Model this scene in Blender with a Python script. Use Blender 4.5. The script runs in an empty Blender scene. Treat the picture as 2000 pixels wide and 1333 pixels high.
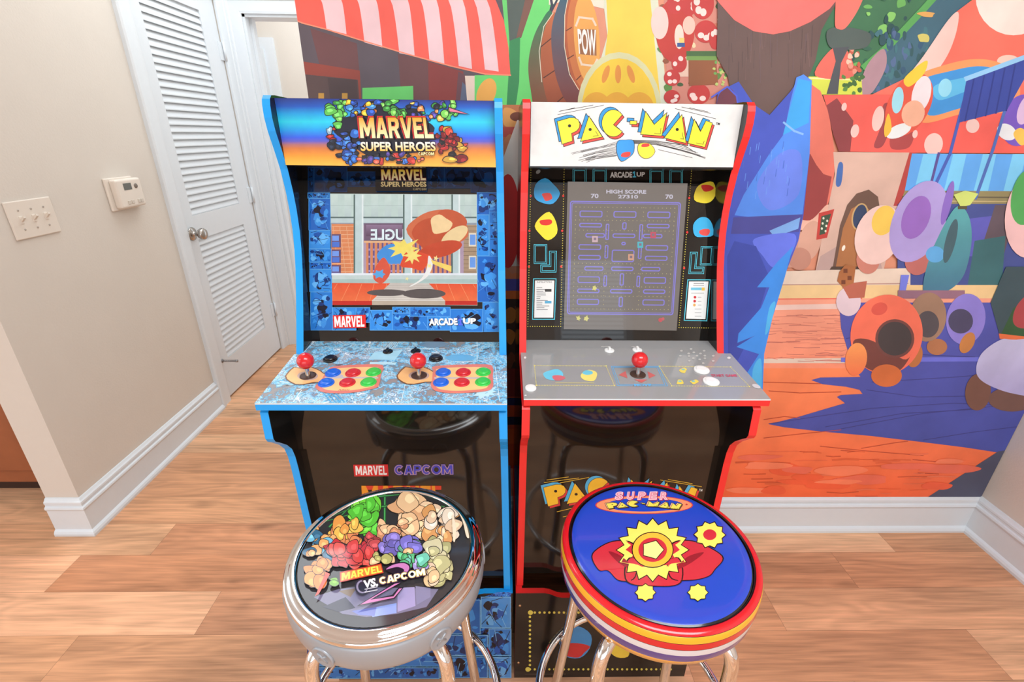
import bpy, bmesh, math, random
from math import sin, cos, pi, radians, hypot
from mathutils import Vector, Matrix
from mathutils.geometry import tessellate_polygon

SC = bpy.context.scene
COL = SC.collection

# ------------------------------------------------------------------ camera
FPX = 932.93                     # focal length in pixels of the 2000 px wide frame
PITCH, YAW, ROLL, EYE = 0.409036, 0.019913, 0.0121024, 1.40
_f = Vector((sin(YAW)*cos(PITCH), cos(YAW)*cos(PITCH), -sin(PITCH)))
_r = Vector((cos(YAW), -sin(YAW), 0))
_u = _r.cross(_f)
CR = _r*cos(ROLL) + _u*sin(ROLL)
CU = -_r*sin(ROLL) + _u*cos(ROLL)
CF = _f
O = Vector((0, 0, EYE))
cam_data = bpy.data.cameras.new('camera')
cam_data.sensor_width = 36
cam_data.lens = FPX/2000*36
cam_data.clip_start = 0.02
cam = bpy.data.objects.new('camera', cam_data)
COL.objects.link(cam)
cam.matrix_world = Matrix((
    (CR.x, CU.x, -CF.x, O.x), (CR.y, CU.y, -CF.y, O.y), (CR.z, CU.z, -CF.z, O.z), (0, 0, 0, 1)))
SC.camera = cam

# ------------------------------------------------------------------ world, lights, exposure
SC.view_settings.view_transform = 'Standard'
SC.view_settings.look = 'None'
SC.view_settings.gamma = 1
SC.view_settings.use_curve_mapping = False
SC.view_settings.exposure = 0.0
world = bpy.data.worlds.new('world')
SC.world = world
world.use_nodes = True
world.node_tree.nodes['Background'].inputs[0].default_value = (0.86, 0.93, 1.0, 1)
world.node_tree.nodes['Background'].inputs[1].default_value = 1.8

def area(name, loc, rot, sx, sy, power, col=(1, 1, 1)):
    d = bpy.data.lights.new(name, 'AREA')
    d.shape = 'RECTANGLE'; d.size = sx; d.size_y = sy; d.energy = power; d.color = col
    o = bpy.data.objects.new(name, d); COL.objects.link(o)
    o.location = loc; o.rotation_euler = rot
    return o
CEIL = 2.75
DAY = (0.90, 0.985, 1.05)
area('ceiling_light_room', (0.5, -0.35, CEIL-0.03), (0, 0, 0), 1.6, 0.9, 50, DAY)
area('fill_light_behind_camera', (-0.2, -2.70, 0.85), (radians(90), 0, 0), 3.2, 1.4, 28, DAY)  # low fill added to brighten walls and floor, not a known opening
area('ceiling_light_hall', (-1.0, 2.35, CEIL-0.03), (0, 0, 0), 0.9, 1.5, 21, DAY)
area('ceiling_light_bedroom', (-1.4, 3.9, CEIL-0.03), (0, 0, 0), 0.6, 0.6, 16, DAY)
area('ceiling_light_kitchen', (-3.4, -0.6, CEIL-0.03), (0, 0, 0), 1.2, 1.2, 22, DAY)

# ------------------------------------------------------------------ projection of photo pixels on real planes
def ray(u, v):
    return CF + CR*((u-1000)/FPX) + CU*((666.5-v)/FPX)
def plane_map(p0, n):
    p0 = Vector(p0); n = Vector(n).normalized()
    def m(u, v):
        d = ray(u, v)
        return O + d*((p0-O).dot(n)/d.dot(n))
    return m
def on_z(u, v, z): return plane_map((0, 0, z), (0, 0, 1))(u, v)
def on_y(u, v, y): return plane_map((0, y, 0), (0, 1, 0))(u, v)
def on_x(u, v, x): return plane_map((x, 0, 0), (1, 0, 0))(u, v)

# ------------------------------------------------------------------ colour and materials
def lin(c):
    c = c/255.0
    return c/12.92 if c <= 0.04045 else ((c+0.055)/1.055)**2.4
def S(c): return (lin(c[0]), lin(c[1]), lin(c[2]), 1.0)

def new_mat(name):
    m = bpy.data.materials.new(name); m.use_nodes = True
    nt = m.node_tree
    return m, nt, nt.nodes['Principled BSDF']
def mat(name, c, rough=0.5, metal=0.0, coat=0.0, spec=0.5, noise=0.04, nscale=40, bump=0.0, bscale=200):
    m, nt, b = new_mat(name)
    b.inputs['Roughness'].default_value = rough
    b.inputs['Metallic'].default_value = metal
    b.inputs['Coat Weight'].default_value = coat
    b.inputs['Coat Roughness'].default_value = 0.03
    b.inputs['Specular IOR Level'].default_value = spec
    tc = nt.nodes.new('ShaderNodeTexCoord')
    n = nt.nodes.new('ShaderNodeTexNoise'); n.inputs['Scale'].default_value = nscale; n.inputs['Detail'].default_value = 3
    nt.links.new(tc.outputs['Object'], n.inputs['Vector'])
    mx = nt.nodes.new('ShaderNodeMix'); mx.data_type = 'RGBA'
    c0 = S(c)
    mx.inputs['A'].default_value = tuple(max(0, x*(1-noise)) for x in c0[:3])+(1,)
    mx.inputs['B'].default_value = tuple(min(1, x*(1+noise)) for x in c0[:3])+(1,)
    nt.links.new(n.outputs['Fac'], mx.inputs['Factor'])
    nt.links.new(mx.outputs['Result'], b.inputs['Base Color'])
    if bump:
        n2 = nt.nodes.new('ShaderNodeTexNoise'); n2.inputs['Scale'].default_value = bscale; n2.inputs['Detail'].default_value = 2
        nt.links.new(tc.outputs['Object'], n2.inputs['Vector'])
        bp = nt.nodes.new('ShaderNodeBump'); bp.inputs['Strength'].default_value = bump; bp.inputs['Distance'].default_value = 0.002
        nt.links.new(n2.outputs['Fac'], bp.inputs['Height'])
        nt.links.new(bp.outputs['Normal'], b.inputs['Normal'])
    return m
def print_mat(name, rough=0.4, coat=0.0, noise=0.06, nscale=30, emit=0.0, spec=0.5):
    """printed artwork (or a lit screen): its colours are stored on the faces"""
    m, nt, b = new_mat(name)
    b.inputs['Roughness'].default_value = rough
    b.inputs['Coat Weight'].default_value = coat
    b.inputs['Coat Roughness'].default_value = 0.02
    b.inputs['Specular IOR Level'].default_value = spec
    at = nt.nodes.new('ShaderNodeAttribute'); at.attribute_name = 'Col'
    tc = nt.nodes.new('ShaderNodeTexCoord')
    n = nt.nodes.new('ShaderNodeTexNoise'); n.inputs['Scale'].default_value = nscale; n.inputs['Detail'].default_value = 4
    nt.links.new(tc.outputs['Object'], n.inputs['Vector'])
    mr = nt.nodes.new('ShaderNodeMapRange')
    mr.inputs['From Min'].default_value = 0.3; mr.inputs['From Max'].default_value = 0.7
    mr.inputs['To Min'].default_value = 1-noise; mr.inputs['To Max'].default_value = 1+noise
    nt.links.new(n.outputs['Fac'], mr.inputs['Value'])
    mu = nt.nodes.new('ShaderNodeVectorMath'); mu.operation = 'SCALE'
    nt.links.new(at.outputs['Color'], mu.inputs[0]); nt.links.new(mr.outputs['Result'], mu.inputs['Scale'])
    if emit:
        b.inputs['Base Color'].default_value = (0.01, 0.01, 0.01, 1)
        nt.links.new(mu.outputs['Vector'], b.inputs['Emission Color'])
        b.inputs['Emission Strength'].default_value = emit
    else:
        nt.links.new(mu.outputs['Vector'], b.inputs['Base Color'])
    return m
def comic_mat(name, ramp, scale=30, rough=0.3, coat=0.0, spec=0.5):
    """inked comic-page print: blotches of ink over flat tints, cell by cell"""
    m, nt, b = new_mat(name)
    b.inputs['Roughness'].default_value = rough
    b.inputs['Coat Weight'].default_value = coat
    b.inputs['Coat Roughness'].default_value = 0.03
    b.inputs['Specular IOR Level'].default_value = spec
    tc = nt.nodes.new('ShaderNodeTexCoord')
    v = nt.nodes.new('ShaderNodeTexVoronoi'); v.inputs['Scale'].default_value = scale*0.55
    n = nt.nodes.new('ShaderNodeTexNoise'); n.inputs['Scale'].default_value = scale; n.inputs['Detail'].default_value = 4
    n.inputs['Distortion'].default_value = 1.6
    n2 = nt.nodes.new('ShaderNodeTexNoise'); n2.inputs['Scale'].default_value = scale*3.2; n2.inputs['Detail'].default_value = 2
    n2.inputs['Distortion'].default_value = 2.5
    for x in (v, n, n2): nt.links.new(tc.outputs['Object'], x.inputs['Vector'])
    sep = nt.nodes.new('ShaderNodeSeparateColor'); nt.links.new(v.outputs['Color'], sep.inputs[0])
    a = nt.nodes.new('ShaderNodeMath'); a.operation = 'MULTIPLY_ADD'; a.inputs[1].default_value = 0.22
    nt.links.new(sep.outputs[0], a.inputs[0]); nt.links.new(n.outputs['Fac'], a.inputs[2])
    a2 = nt.nodes.new('ShaderNodeMath'); a2.operation = 'MULTIPLY_ADD'; a2.inputs[1].default_value = 0.45
    nt.links.new(n2.outputs['Fac'], a2.inputs[0]); nt.links.new(a.outputs[0], a2.inputs[2])
    r = nt.nodes.new('ShaderNodeValToRGB'); r.color_ramp.interpolation = 'CONSTANT'
    el = r.color_ramp.elements
    while len(el) < len(ramp): el.new(0.5)
    for e, (p, c) in zip(el, ramp): e.position = p; e.color = S(c)
    sc = nt.nodes.new('ShaderNodeMath'); sc.operation = 'SUBTRACT'; sc.inputs[1].default_value = 0.32
    nt.links.new(a2.outputs[0], sc.inputs[0]); nt.links.new(sc.outputs[0], r.inputs['Fac'])
    nt.links.new(r.outputs['Color'], b.inputs['Base Color'])
    return m

# ------------------------------------------------------------------ mesh builder
ORG = {}
class MB:
    def __init__(s, xf=None):
        s.v = []; s.f = []; s.m = []; s.c = []; s.sm = []; s.xf = xf
    def pt(s, p, raw=False):
        p = Vector(p)
        if s.xf and not raw: p = s.xf(p)
        s.v.append(p); return len(s.v)-1
    def face(s, pts, m=0, col=None, smooth=False, raw=False):
        ix = [s.pt(p, raw) for p in pts]
        s.f.append(ix); s.m.append(m); s.c.append(col); s.sm.append(smooth)
    def iface(s, ix, m=0, col=None, smooth=False):
        s.f.append(list(ix)); s.m.append(m); s.c.append(col); s.sm.append(smooth)
    def box(s, a, b, m=0):
        x0, y0, z0 = a; x1, y1, z1 = b
        q = [s.pt(p) for p in ((x0,y0,z0),(x1,y0,z0),(x1,y1,z0),(x0,y1,z0),(x0,y0,z1),(x1,y0,z1),(x1,y1,z1),(x0,y1,z1))]
        for f in ((3,2,1,0),(4,5,6,7),(0,1,5,4),(1,2,6,5),(2,3,7,6),(3,0,4,7)): s.iface([q[i] for i in f], m)
    def bbox(s, a, b, r=0.004, m=0, seg=2):
        """bevelled box"""
        bm = bmesh.new(); bmesh.ops.create_cube(bm, size=1)
        for v in bm.verts:
            v.co = Vector(((a[i]+b[i])/2 + v.co[i]*(b[i]-a[i]) for i in range(3)))
        bmesh.ops.bevel(bm, geom=bm.edges[:], offset=r, segments=seg, affect='EDGES', profile=0.5)
        base = {v: s.pt(v.co) for v in bm.verts}
        for f in bm.faces: s.iface([base[v] for v in f.verts], m, smooth=False)
        bm.free()
    def prism_x(s, prof, x0, x1, m_edge=0, m_side=0):
        """closed (y, z) outline extruded along x; prof may give a material per edge"""
        n = len(prof)
        A = [s.pt((x0, p[0], p[1])) for p in prof]; B = [s.pt((x1, p[0], p[1])) for p in prof]
        tri = tessellate_polygon([[Vector((p[0], p[1], 0)) for p in prof]])
        for t in tri:
            s.iface([A[i] for i in t], m_side); s.iface([B[i] for i in reversed(t)], m_side)
        for i in range(n):
            j = (i+1) % n; s.iface([A[i], A[j], B[j], B[i]], m_edge[i] if isinstance(m_edge, (list, tuple)) else m_edge)
    def prism_y(s, prof, y0, y1, m_edge=0, m_side=0):
        n = len(prof)
        A = [s.pt((p[0], y0, p[1])) for p in prof]; B = [s.pt((p[0], y1, p[1])) for p in prof]
        for t in tessellate_polygon([[Vector((p[0], p[1], 0)) for p in prof]]):
            s.iface([A[i] for i in t], m_side); s.iface([B[i] for i in reversed(t)], m_side)
        for i in range(n):
            j = (i+1) % n; s.iface([A[i], A[j], B[j], B[i]], m_edge)
    def lathe(s, prof, c=(0, 0, 0), n=64, mats=0, axis=None, smooth=True):
        """profile of (radius, height) about an axis through c"""
        c = Vector(c); ax = Vector(axis or (0, 0, 1)).normalized()
        t = Vector((1, 0, 0)) if abs(ax.x) < 0.9 else Vector((0, 1, 0))
        e1 = (t - ax*t.dot(ax)).normalized(); e2 = ax.cross(e1)
        rings = []
        for r, h in prof:
            if r < 1e-6: rings.append([s.pt(c + ax*h)])
            else: rings.append([s.pt(c + ax*h + (e1*cos(2*pi*k/n) + e2*sin(2*pi*k/n))*r) for k in range(n)])
        for i in range(len(prof)-1):
            a, b = rings[i], rings[i+1]
            mm = mats[i] if isinstance(mats, (list, tuple)) else mats
            for k in range(n):
                l = (k+1) % n
                if len(a) == 1 and len(b) == 1: continue
                if len(a) == 1: s.iface([a[0], b[k], b[l]], mm, smooth=smooth)
                elif len(b) == 1: s.iface([a[k], a[l], b[0]], mm, smooth=smooth)
                else: s.iface([a[k], a[l], b[l], b[k]], mm, smooth=smooth)
    def tube(s, path, r, n=14, m=0, closed=False, caps=True):
        P = [Vector(p) for p in path]; N = len(P); rings = []
        up = None
        for i in range(N):
            if closed: t = P[(i+1) % N]-P[i-1]
            else: t = P[min(i+1, N-1)]-P[max(i-1, 0)]
            t.normalize()
            if up is None:
                up = Vector((0, 0, 1)) if abs(t.z) < 0.9 else Vector((1, 0, 0))
            e1 = (up - t*up.dot(t)).normalized(); up = e1; e2 = t.cross(e1)
            rr = r[i] if isinstance(r, (list, tuple)) else r
            rings.append([s.pt(P[i] + (e1*cos(2*pi*k/n)+e2*sin(2*pi*k/n))*rr) for k in range(n)])
        for i in range(N if closed else N-1):
            a, b = rings[i], rings[(i+1) % N]
            for k in range(n): s.iface([a[k], a[(k+1) % n], b[(k+1) % n], b[k]], m, smooth=True)
        if not closed and caps:
            s.iface(list(reversed(rings[0])), m); s.iface(rings[-1], m)
    def build(s, name, mats, parent=None, rnd=None, weld=False):
        org = ORG.get(parent.name, Vector((0, 0, 0))) if parent else Vector((0, 0, 0))
        me = bpy.data.meshes.new(name)
        me.from_pydata([tuple(v-org) for v in s.v], [], s.f)
        me.polygons.foreach_set('material_index', s.m)
        me.polygons.foreach_set('use_smooth', s.sm)
        for m in (mats if isinstance(mats, (list, tuple)) else [mats]): me.materials.append(m)
        if any(c is not None for c in s.c):
            a = me.color_attributes.new('Col', 'FLOAT_COLOR', 'CORNER'); buf = []
            for f, c in zip(s.f, s.c):
                if c is None: buf += [1, 1, 1, 1]*len(f)
                elif isinstance(c, list):
                    for q in c: buf += list(q)
                else: buf += list(c)*len(f)
            a.data.foreach_set('color', buf)
        if rnd is not None:
            a = me.attributes.new('rnd', 'FLOAT', 'FACE'); a.data.foreach_set('value', rnd)
        bm = bmesh.new(); bm.from_mesh(me)
        if weld: bmesh.ops.remove_doubles(bm, verts=bm.verts, dist=1e-6)
        bmesh.ops.recalc_face_normals(bm, faces=[f for f in bm.faces])
        bm.to_mesh(me); bm.free()
        o = bpy.data.objects.new(name, me); COL.objects.link(o)
        if parent:
            o.parent = parent; ORG[o.name] = org
        return o

def thing(name, label, cat, loc=(0, 0, 0), group=None):
    o = bpy.data.objects.new(name, None); COL.objects.link(o)
    o.empty_display_size = 0.1; o.location = loc
    ORG[o.name] = Vector(loc)
    return tag(o, label, cat, group)
def tag(o, label, cat, group=None):
    o['label'] = label; o['category'] = cat
    if group: o['group'] = group
    return o
def struct(o):
    o['kind'] = 'structure'; return o

# ------------------------------------------------------------------ flat artwork on a real surface
def smooth_loop(pts, n=6):
    N = len(pts); out = []
    for i in range(N):
        p0, p1, p2, p3 = pts[i-1], pts[i], pts[(i+1) % N], pts[(i+2) % N]
        for k in range(n):
            t = k/n
            out.append(tuple(0.5*((2*p1[j]) + (-p0[j]+p2[j])*t + (2*p0[j]-5*p1[j]+4*p2[j]-p3[j])*t*t + (-p0[j]+3*p1[j]-3*p2[j]+p3[j])*t**3) for j in (0, 1)))
    return out
def _arc(cx, cy, rx, ry, a0, a1, n=12): return [(cx+rx*cos(radians(a0+(a1-a0)*k/n)), cy+ry*sin(radians(a0+(a1-a0)*k/n))) for k in range(n+1)]
BLOCK = {
    'M': (1.3, [(0, 0), (.26, 0), (.5, .52), (.74, 0), (1, 0), (1, 1), (.77, 1), (.77, .42), (.56, .9), (.44, .9), (.23, .42), (.23, 1), (0, 1)], None),
    'A': (1.0, [(.33, 0), (.67, 0), (1, 1), (.73, 1), (.67, .8), (.33, .8), (.27, 1), (0, 1)], [(.5, .26), (.6, .6), (.4, .6)]),
    'R': (.95, [(0, 0), (.7, 0), (.93, .1), (.98, .3), (.92, .48), (.74, .58), (1, 1), (.7, 1), (.48, .63), (.28, .63), (.28, 1), (0, 1)], [(.28, .2), (.6, .2), (.68, .31), (.6, .43), (.28, .43)]),
    'P': (.9, [(0, 0), (.7, 0), (.93, .1), (1, .31), (.93, .52), (.7, .63), (.28, .63), (.28, 1), (0, 1)], [(.28, .2), (.62, .2), (.7, .31), (.62, .43), (.28, .43)]),
    'V': (1.0, [(0, 0), (.28, 0), (.5, .66), (.72, 0), (1, 0), (.66, 1), (.34, 1)], None),
    'E': (.8, [(0, 0), (1, 0), (1, .2), (.34, .2), (.34, .4), (.86, .4), (.86, .6), (.34, .6), (.34, .8), (1, .8), (1, 1), (0, 1)], None),
    'L': (.75, [(0, 0), (.34, 0), (.34, .8), (1, .8), (1, 1), (0, 1)], None),
    'C': (1.05, _arc(.5, .5, .5, .5, -48, -312)+_arc(.5, .5, .26, .28, -312, -48), None),
    'O': (1.1, _arc(.5, .5, .5, .5, 0, 345, 23), _arc(.5, .5, .25, .27, 0, 345, 23)),
}
GLYPH = {}
def glyphs(txt, off):
    key = (txt, off)
    if key not in GLYPH:
        cu = bpy.data.curves.new('lettering', 'FONT'); cu.body = txt; cu.offset = off; cu.resolution_u = 3
        ob = bpy.data.objects.new('lettering', cu); COL.objects.link(ob)
        dg = bpy.context.evaluated_depsgraph_get(); ev = ob.evaluated_get(dg); me = ev.to_mesh()
        GLYPH[key] = ([(v.co.x, v.co.y) for v in me.vertices], [list(p.vertices) for p in me.polygons])
        ev.to_mesh_clear(); bpy.data.objects.remove(ob); bpy.data.curves.remove(cu)
    return GLYPH[key]
class Art:
    def __init__(s, mb, mp, nrm, m=0, step=0.00001, base=0.0004, zoom=None, clamp=None):
        s.mb, s.mp, s.n, s.m, s.step, s.h = mb, mp, Vector(nrm).normalized(), m, step, base
        s.z = zoom; s.clamp = clamp
    def P(s, p):
        u, v = p
        if s.z: u, v = s.z[0]+u*s.z[2], s.z[1]+v*s.z[2]
        q = s.mp(u, v) + s.n*s.h
        return s.clamp(q) if s.clamp else q
    def up(s): s.h += s.step
    def poly(s, pts, c, m=None, c2=None, hole=None, span=None):
        """filled outline; c2 blends from c (top) to c2 (bottom) of the printed shape"""
        s.up()
        A, B = S(c), S(c2) if c2 else None
        ys = [p[1] for p in pts]; y0, y1 = span or (min(ys), max(ys)); loops = [pts]+([hole] if hole else []); pts = [p for l in loops for p in l]
        def colr(p):
            if not B: return A
            t = (p[1]-y0)/max(1e-6, y1-y0); return tuple(A[k]*(1-t)+B[k]*t for k in range(4))
        for t in tessellate_polygon([[Vector((p[0], p[1], 0)) for p in l] for l in loops]):
            q = [pts[i] for i in t]
            s.mb.face([s.P(p) for p in q], s.m if m is None else m, [colr(p) for p in q], raw=True)
    def blob(s, pts, c, c2=None, n=6): s.poly(smooth_loop(pts, n), c, c2=c2)
    def ell(s, cx, cy, rx, ry, c, rot=0, n=28, c2=None):
        a = radians(rot)
        s.poly([(cx + rx*cos(t)*cos(a) - ry*sin(t)*sin(a), cy + rx*cos(t)*sin(a) + ry*sin(t)*cos(a)) for t in (2*pi*k/n for k in range(n))], c, c2=c2)
    def rect(s, x0, y0, x1, y1, c, c2=None): s.poly([(x0, y0), (x1, y0), (x1, y1), (x0, y1)], c, c2=c2)
    def line(s, pts, w, c, closed=False):
        s.up(); A = S(c)
        P = list(pts) + ([pts[0]] if closed else []); odd = True
        for (x0, y0), (x1, y1) in zip(P[:-1], P[1:]):
            L = hypot(x1-x0, y1-y0)
            if L < 1e-6: continue
            h0, s.h = s.h, s.h+(s.step*0.45 if (odd := not odd) else 0)
            dx, dy = (x1-x0)/L*w/2, (y1-y0)/L*w/2
            s.mb.face([s.P(p) for p in ((x0-dx-dy, y0-dy+dx), (x1+dx-dy, y1+dy+dx), (x1+dx+dy, y1+dy-dx), (x0-dx+dy, y0-dy-dx))], s.m, A, raw=True)
            s.h = h0
    def dots(s, p, q, n, r, c):
        s.up(); A = S(c)
        for k in range(n):
            t = k/max(1, n-1); x, y = p[0]+(q[0]-p[0])*t, p[1]+(q[1]-p[1])*t
            s.mb.face([s.P((x+r*cos(a), y+r*sin(a))) for a in (pi/4+i*pi/3 for i in range(6))], s.m, A, raw=True)
    def burst(s, cx, cy, rx, ry, c, seed=1, n=9, inner=0.55, outline=None, w=2, rot=0):
        R = random.Random(seed); pts = []
        for k in range(2*n):
            a = 2*pi*(k+rot)/(2*n); q = (1 if k % 2 == 0 else inner)*(0.78+0.44*R.random())
            pts.append((cx+rx*q*cos(a), cy+ry*q*sin(a)))
        if outline: s.poly([(cx+(p[0]-cx)*(1+w/rx), cy+(p[1]-cy)*(1+w/ry)) for p in pts], outline)
        s.poly(pts, c)
    def splat(s, cx, cy, rx, ry, c, seed=1, n=9, rough=0.45, outline=None, w=2, hi=None):
        """an irregular patch of ink with an optional outline and a lighter patch"""
        R = random.Random(seed); a0 = R.random()*6.28
        pts = []
        for k in range(n):
            a = a0+2*pi*k/n; q = 1-rough*R.random(); pts.append((cx+rx*q*cos(a), cy+ry*q*sin(a)))
        if outline: s.poly(smooth_loop([(cx+(p[0]-cx)*(1+w/rx), cy+(p[1]-cy)*(1+w/ry)) for p in pts], 3), outline)
        s.poly(smooth_loop(pts, 3), c)
        if hi:
            dx, dy = (R.random()-.5)*rx*.6, (R.random()-.5)*ry*.6
            s.poly(smooth_loop([(cx+dx+(p[0]-cx)*.45, cy+dy+(p[1]-cy)*.45) for p in pts], 3), hi)
    def page(s, x0, y0, x1, y1, seed, bg, inks, frame, fw=1.0, n=14, size=0.34):
        """one generic comic-page panel: flat tint, patches of ink and a few strokes, framed"""
        R = random.Random(seed); s.rect(x0, y0, x1, y1, bg)
        W, H = x1-x0, y1-y0
        for i in range(n):
            r = min(W, H)*size*(0.35+0.65*R.random()); r2 = r*(0.6+0.8*R.random())
            r = min(r, W/2.1); r2 = min(r2, H/2.1)
            x, y = R.uniform(x0+r, x1-r), R.uniform(y0+r2, y1-r2)
            s.splat(x, y, r, r2, R.choice(inks), R.randint(1, 99999), R.choice((6, 7, 8)), 0.6)
        for i in range(n//3):
            x, y = R.uniform(x0, x1), R.uniform(y0, y1); l = min(W, H)*0.5; t = R.random()*6.28
            q = (min(max(x+l*cos(t), x0), x1), min(max(y+l*sin(t), y0), y1))
            s.line([(x, y), q], max(0.6, fw*0.8), R.choice((frame, inks[0])))
        s.line([(x0, y0), (x1, y0), (x1, y1), (x0, y1)], fw, frame, True)
    def block(s, txt, quad, c, c2=None, stroke=None, w=1):
        """heavy condensed capitals fitted in the quad, with an optional outline"""
        TL, TR, BR, BL = quad
        tot = sum(BLOCK[ch][0] for ch in txt)+0.1*(len(txt)-1); x = 0.0
        def mp(px, py):
            a, t = px/tot, py
            return tuple((TL[k]*(1-a)+TR[k]*a)*(1-t)+(BL[k]*(1-a)+BR[k]*a)*t for k in (0, 1))
        L = []
        for ch in txt:
            wd, out, hole = BLOCK[ch]
            L.append(([mp(x+p[0]*wd, p[1]) for p in out], [mp(x+p[0]*wd, p[1]) for p in hole] if hole else None)); x += wd+0.1
        if stroke:
            for o, h in L: s.line(o, w, stroke, True)
        for o, h in L: s.poly(o, c, c2=c2, hole=h, span=(min(TL[1], TR[1]), max(BL[1], BR[1])))
    def one(s, x0, y0, x1, y1, c):
        """a blocky figure 1"""
        w, h = x1-x0, y1-y0
        s.poly([(x0+w*.36, y0), (x0+w*.68, y0), (x0+w*.68, y1-h*.2), (x1, y1-h*.2), (x1, y1), (x0, y1), (x0, y1-h*.2), (x0+w*.36, y1-h*.2), (x0+w*.36, y0+h*.34), (x0, y0+h*.34), (x0, y0+h*.2)], c)
    def text(s, txt, quad, c, off=0.0, c2=None, m=None):
        """lettering fitted in the quad (top left, top right, bottom right, bottom left)"""
        s.up()
        b, _ = glyphs(txt, 0.0)
        x0, x1 = min(p[0] for p in b), max(p[0] for p in b); y0, y1 = min(p[1] for p in b), max(p[1] for p in b)
        vs, fs = glyphs(txt, off)
        TL, TR, BR, BL = quad; A = S(c); B = S(c2) if c2 else None
        def mp(p):
            a, t = (p[0]-x0)/(x1-x0), 1-(p[1]-y0)/(y1-y0)
            return tuple((TL[k]*(1-a)+TR[k]*a)*(1-t)+(BL[k]*(1-a)+BR[k]*a)*t for k in (0, 1)), t
        for f in fs:
            q = [mp(vs[i]) for i in f]
            col = A if not B else [tuple(A[k]*(1-min(1, max(0, t)))+B[k]*min(1, max(0, t)) for k in range(4)) for _, t in q]
            s.h += 4e-7
            s.mb.face([s.P(p) for p, _ in q], s.m if m is None else m, col, raw=True)
def box4(x0, y0, x1, y1): return ((x0, y0), (x1, y0), (x1, y1), (x0, y1))

# ================================================================== the room
WB, WR, WL = 1.405, 1.815, -1.552        # back wall, right wall, left wall surfaces
M_wall = mat('beige_wall_paint', (215, 207, 197), 0.75, noise=0.03, nscale=6, bump=0.25, bscale=140)
M_trim = mat('white_trim_paint', (219, 225, 230), 0.4, noise=0.02)
M_door = mat('white_door_paint', (216, 222, 227), 0.45, noise=0.02)
M_ceil = mat('white_ceiling_paint', (238, 236, 232), 0.8, noise=0.02)
M_dark = mat('dark_gap', (40, 28, 20), 0.8)

def floor_mat():
    m, nt, b = new_mat('oak_plank_floor')
    L = nt.links.new; N = nt.nodes.new
    tc = N('ShaderNodeTexCoord'); rn = N('ShaderNodeAttribute'); rn.attribute_name = 'rnd'
    tint = N('ShaderNodeAttribute'); tint.attribute_name = 'Col'
    mv = N('ShaderNodeCombineXYZ')
    for i, k in enumerate((37.0, 11.0, 5.0)):
        q = N('ShaderNodeMath'); q.operation = 'MULTIPLY'; q.inputs[1].default_value = k
        L(rn.outputs['Fac'], q.inputs[0]); L(q.outputs[0], mv.inputs[i])
    def vec(sx, sy):
        a = N('ShaderNodeVectorMath'); a.operation = 'MULTIPLY'; a.inputs[1].default_value = (sx, sy, 1)
        L(tc.outputs['Object'], a.inputs[0])
        c = N('ShaderNodeVectorMath'); c.operation = 'ADD'; L(a.outputs[0], c.inputs[0]); L(mv.outputs[0], c.inputs[1])
        return c.outputs[0]
    n1 = N('ShaderNodeTexNoise'); n1.inputs['Scale'].default_value = 1.0; n1.inputs['Detail'].default_value = 2.0; n1.inputs['Distortion'].default_value = 0.8
    L(vec(1.3, 7.0), n1.inputs['Vector'])
    rg = N('ShaderNodeMath'); rg.operation = 'MULTIPLY'; rg.inputs[1].default_value = 46; L(n1.outputs['Fac'], rg.inputs[0])
    sn = N('ShaderNodeMath'); sn.operation = 'SINE'; L(rg.outputs[0], sn.inputs[0])
    n2 = N('ShaderNodeTexNoise'); n2.inputs['Scale'].default_value = 1.0; n2.inputs['Detail'].default_value = 5; L(vec(4, 95), n2.inputs['Vector'])
    n3 = N('ShaderNodeTexNoise'); n3.inputs['Scale'].default_value = 1.0; n3.inputs['Detail'].default_value = 3; L(vec(1.6, 9), n3.inputs['Vector'])
    vo = N('ShaderNodeTexVoronoi'); vo.inputs['Scale'].default_value = 1.0; L(vec(2.2, 7), vo.inputs['Vector'])
    kn = N('ShaderNodeMapRange'); kn.inputs['From Min'].default_value = 0.03; kn.inputs['From Max'].default_value = 0.16
    kn.inputs['To Min'].default_value = 0.42; kn.inputs['To Max'].default_value = 0.0; L(vo.outputs['Distance'], kn.inputs['Value'])
    def mad(x, k, c):
        q = N('ShaderNodeMath'); q.operation = 'MULTIPLY_ADD'; q.inputs[1].default_value = k
        L(x, q.inputs[0])
        if isinstance(c, float): q.inputs[2].default_value = c
        else: L(c, q.inputs[2])
        return q.outputs[0]
    g = mad(sn.outputs[0], 0.075, -0.19)
    n4 = N('ShaderNodeTexNoise'); n4.inputs['Scale'].default_value = 1.0; n4.inputs['Detail'].default_value = 3; L(vec(9, 260), n4.inputs['Vector'])
    g = mad(n2.outputs['Fac'], 0.85, g)
    g = mad(n4.outputs['Fac'], 0.5, g)
    g = mad(n3.outputs['Fac'], 1.1, g)
    sb = N('ShaderNodeMath'); sb.operation = 'SUBTRACT'; L(g, sb.inputs[0]); L(kn.outputs['Result'], sb.inputs[1])
    mu = N('ShaderNodeVectorMath'); mu.operation = 'SCALE'; L(tint.outputs['Color'], mu.inputs[0]); L(sb.outputs[0], mu.inputs['Scale'])
    gm = N('ShaderNodeGamma'); gm.inputs['Gamma'].default_value = 1.0
    L(mu.outputs['Vector'], gm.inputs['Color']); L(gm.outputs['Color'], b.inputs['Base Color'])
    b.inputs['Roughness'].default_value = 0.38; b.inputs['Specular IOR Level'].default_value = 0.35
    return m
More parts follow.
